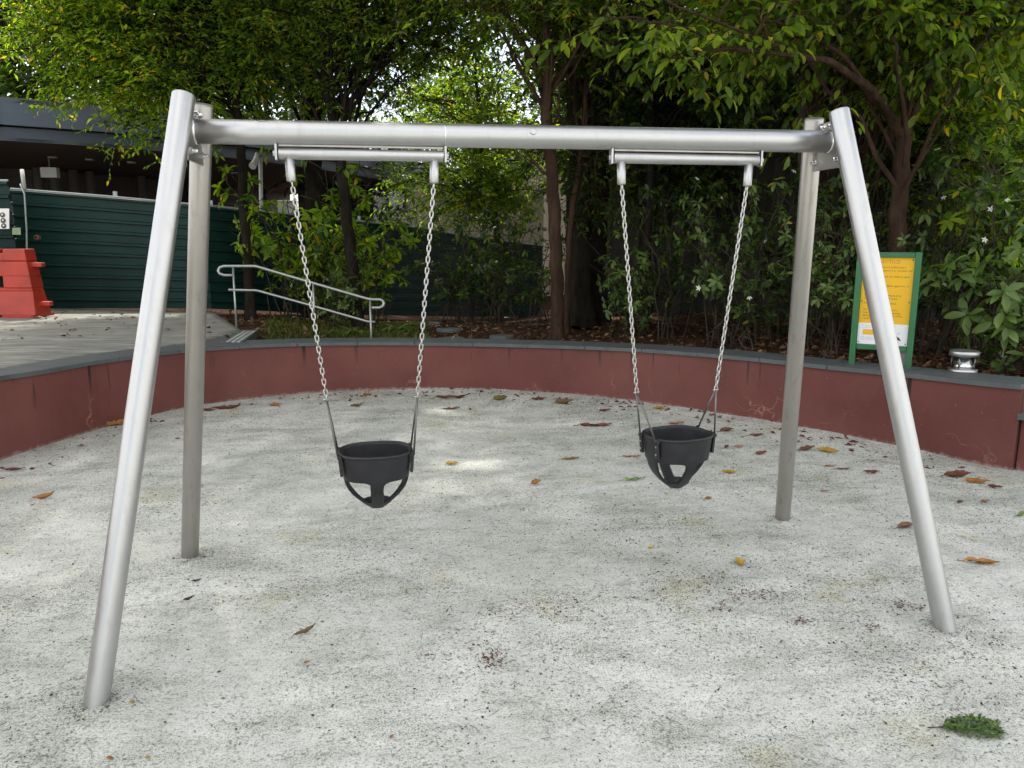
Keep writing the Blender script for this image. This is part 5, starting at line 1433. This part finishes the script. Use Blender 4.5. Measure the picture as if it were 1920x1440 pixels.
# specks: seeds, bud scales, crumbled leaf, too many to count
def specks(g, P, smin, smax, asp=.45, tilt=.5):
    n = len(P); a = g.uniform(0, 6.28, n); s_ = g.uniform(smin, smax, n)*g.choice([.6, 1, 1, 1.5], n)
    dd = np.stack([np.cos(a), np.sin(a), g.normal(0, .25, n)], 1)
    return leaf_arrays(P, dd, np.array([0, 0, 1.])+g.normal(0, tilt, (n, 3)), s_, asp, LEAF5)
g = np.random.default_rng(123)
n = 90000
P = np.stack([g.uniform(-3.6, 3.9, n), g.uniform(-2.0, 5.0, n), np.zeros(n)], 1)
dens = .16+.45*sstep(-1.5, 2.5, P[:, 0])*(.55+.45*np.sin(P[:, 0]*2.1+P[:, 1]*1.7))+.5*sstep(2.2, 4.2, P[:, 1])+.35*np.clip(np.sin(P[:, 0]*3.7-1)*np.sin(P[:, 1]*2.9+.5), 0, 1)
P = P[g.uniform(0, 1, n) < dens]
ctr = np.hypot(P[:, 0], P[:, 1]-1.3)
wr = wall_radius(P)
P = P[(ctr < wr-.03) | (P[:, 1] < -.5)]
P[:, 2] = und(P[:, 0], P[:, 1])+.002
for fx, fy in FEET:  # extra dark specks ringed round each leg foot to darken its ground contact
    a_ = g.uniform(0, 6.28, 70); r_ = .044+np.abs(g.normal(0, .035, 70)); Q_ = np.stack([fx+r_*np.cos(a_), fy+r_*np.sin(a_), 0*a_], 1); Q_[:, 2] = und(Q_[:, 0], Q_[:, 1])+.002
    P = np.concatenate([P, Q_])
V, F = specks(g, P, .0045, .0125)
ca = g.uniform(0, 6.28, 420); Q = np.stack([g.uniform(-3, 3.4, 420), g.uniform(-1.6, 4, 420), np.zeros(420)], 1); Q[:, 2] = und(Q[:, 0], Q[:, 1])+.003
dQ = np.stack([np.cos(ca), np.sin(ca), 0*ca], 1); LQ = g.uniform(.015, .06, 420)[:, None]
mid = Q+dQ*LQ*.5+np.stack([-np.sin(ca), np.cos(ca), 0*ca], 1)*LQ*.12+np.array([0, 0, .003])
parts = [(V, F), sticks(Q, mid, .0008, .0008), sticks(mid, Q+dQ*LQ, .0008, .0005)]
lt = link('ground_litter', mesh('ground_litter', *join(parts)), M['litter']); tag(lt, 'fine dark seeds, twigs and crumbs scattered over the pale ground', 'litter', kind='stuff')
PP = []
for (px, py, k, sx, sy) in ((925, 1232, 150, 14, 9), (915, 1205, 50, 20, 14), (1000, 1140, 140, 75, 7), (1235, 1095, 160, 26, 18), (1330, 1098, 110, 40, 18), (1415, 1115, 170, 28, 8), (1455, 1112, 60, 22, 5), (1505, 1165, 70, 12, 5), (1690, 1135, 70, 12, 5), (1722, 1141, 40, 8, 4), (1630, 1178, 40, 10, 5), (1345, 1145, 60, 14, 6), (1290, 900, 160, 60, 30), (1300, 950, 200, 70, 40), (800, 1225, 40, 12, 6), (1180, 1000, 90, 30, 14), (60, 840, 60, 50, 8), (1000, 757, 90, 90, 6), (600, 745, 70, 80, 6), (1300, 790, 110, 80, 12)):
    for _ in range(k):
        PP.append(ground_at(px+g.normal(0, sx), py+g.normal(0, sy)))
PP = np.array(PP); PP[:, 2] += .003
ctr = np.hypot(PP[:, 0], PP[:, 1]-1.3)
wr = wall_radius(PP)
PP = PP[(ctr < wr-.02) | (PP[:, 1] < -.5)]
V, F = specks(g, PP, .006, .014, .4)
rl_ = link('red_litter', mesh('red_litter', V, F), M['litter_red']); tag(rl_, 'small heaps of reddish brown bud scales on the pale ground', 'litter', kind='stuff')

# broken leaf scraps drifted along the foot of the wall
g = np.random.default_rng(321)
aa = g.uniform(3.5, cum[-1]-.2, 760); P = []
for a in aa:
    p, t, o = wall_at(a); q = p[:2]-o*(.03+abs(g.normal(0, .28)))
    if g.uniform() < (.25 if p[0] < -1.5 else .8): P.append((q[0], q[1], float(und(q[0], q[1]))+.004))
P = np.array(P)
V, F = specks(g, P, .024, .058, .46, .9)
sc2 = link('leaf_scraps', mesh('leaf_scraps', V, F), M['litter_red']); tag(sc2, 'broken red brown leaf scraps drifted along the wall foot', 'litter', kind='stuff')

# leaf bits blown over the terrace
n = 130
px = g.uniform(-20, 400, n); py = 582+60*g.uniform(0, 1, n)**2
P = np.array([gz(a, b, .575) for a, b in zip(px, py)]); P[:, 2] = .583
V, F = specks(g, P, .03, .08, .45, .6)
tl = link('terrace_litter', mesh('terrace_litter', V, F), M['bed_leaves']); tag(tl, 'brown leaf bits scattered over the concrete terrace', 'litter', kind='stuff')
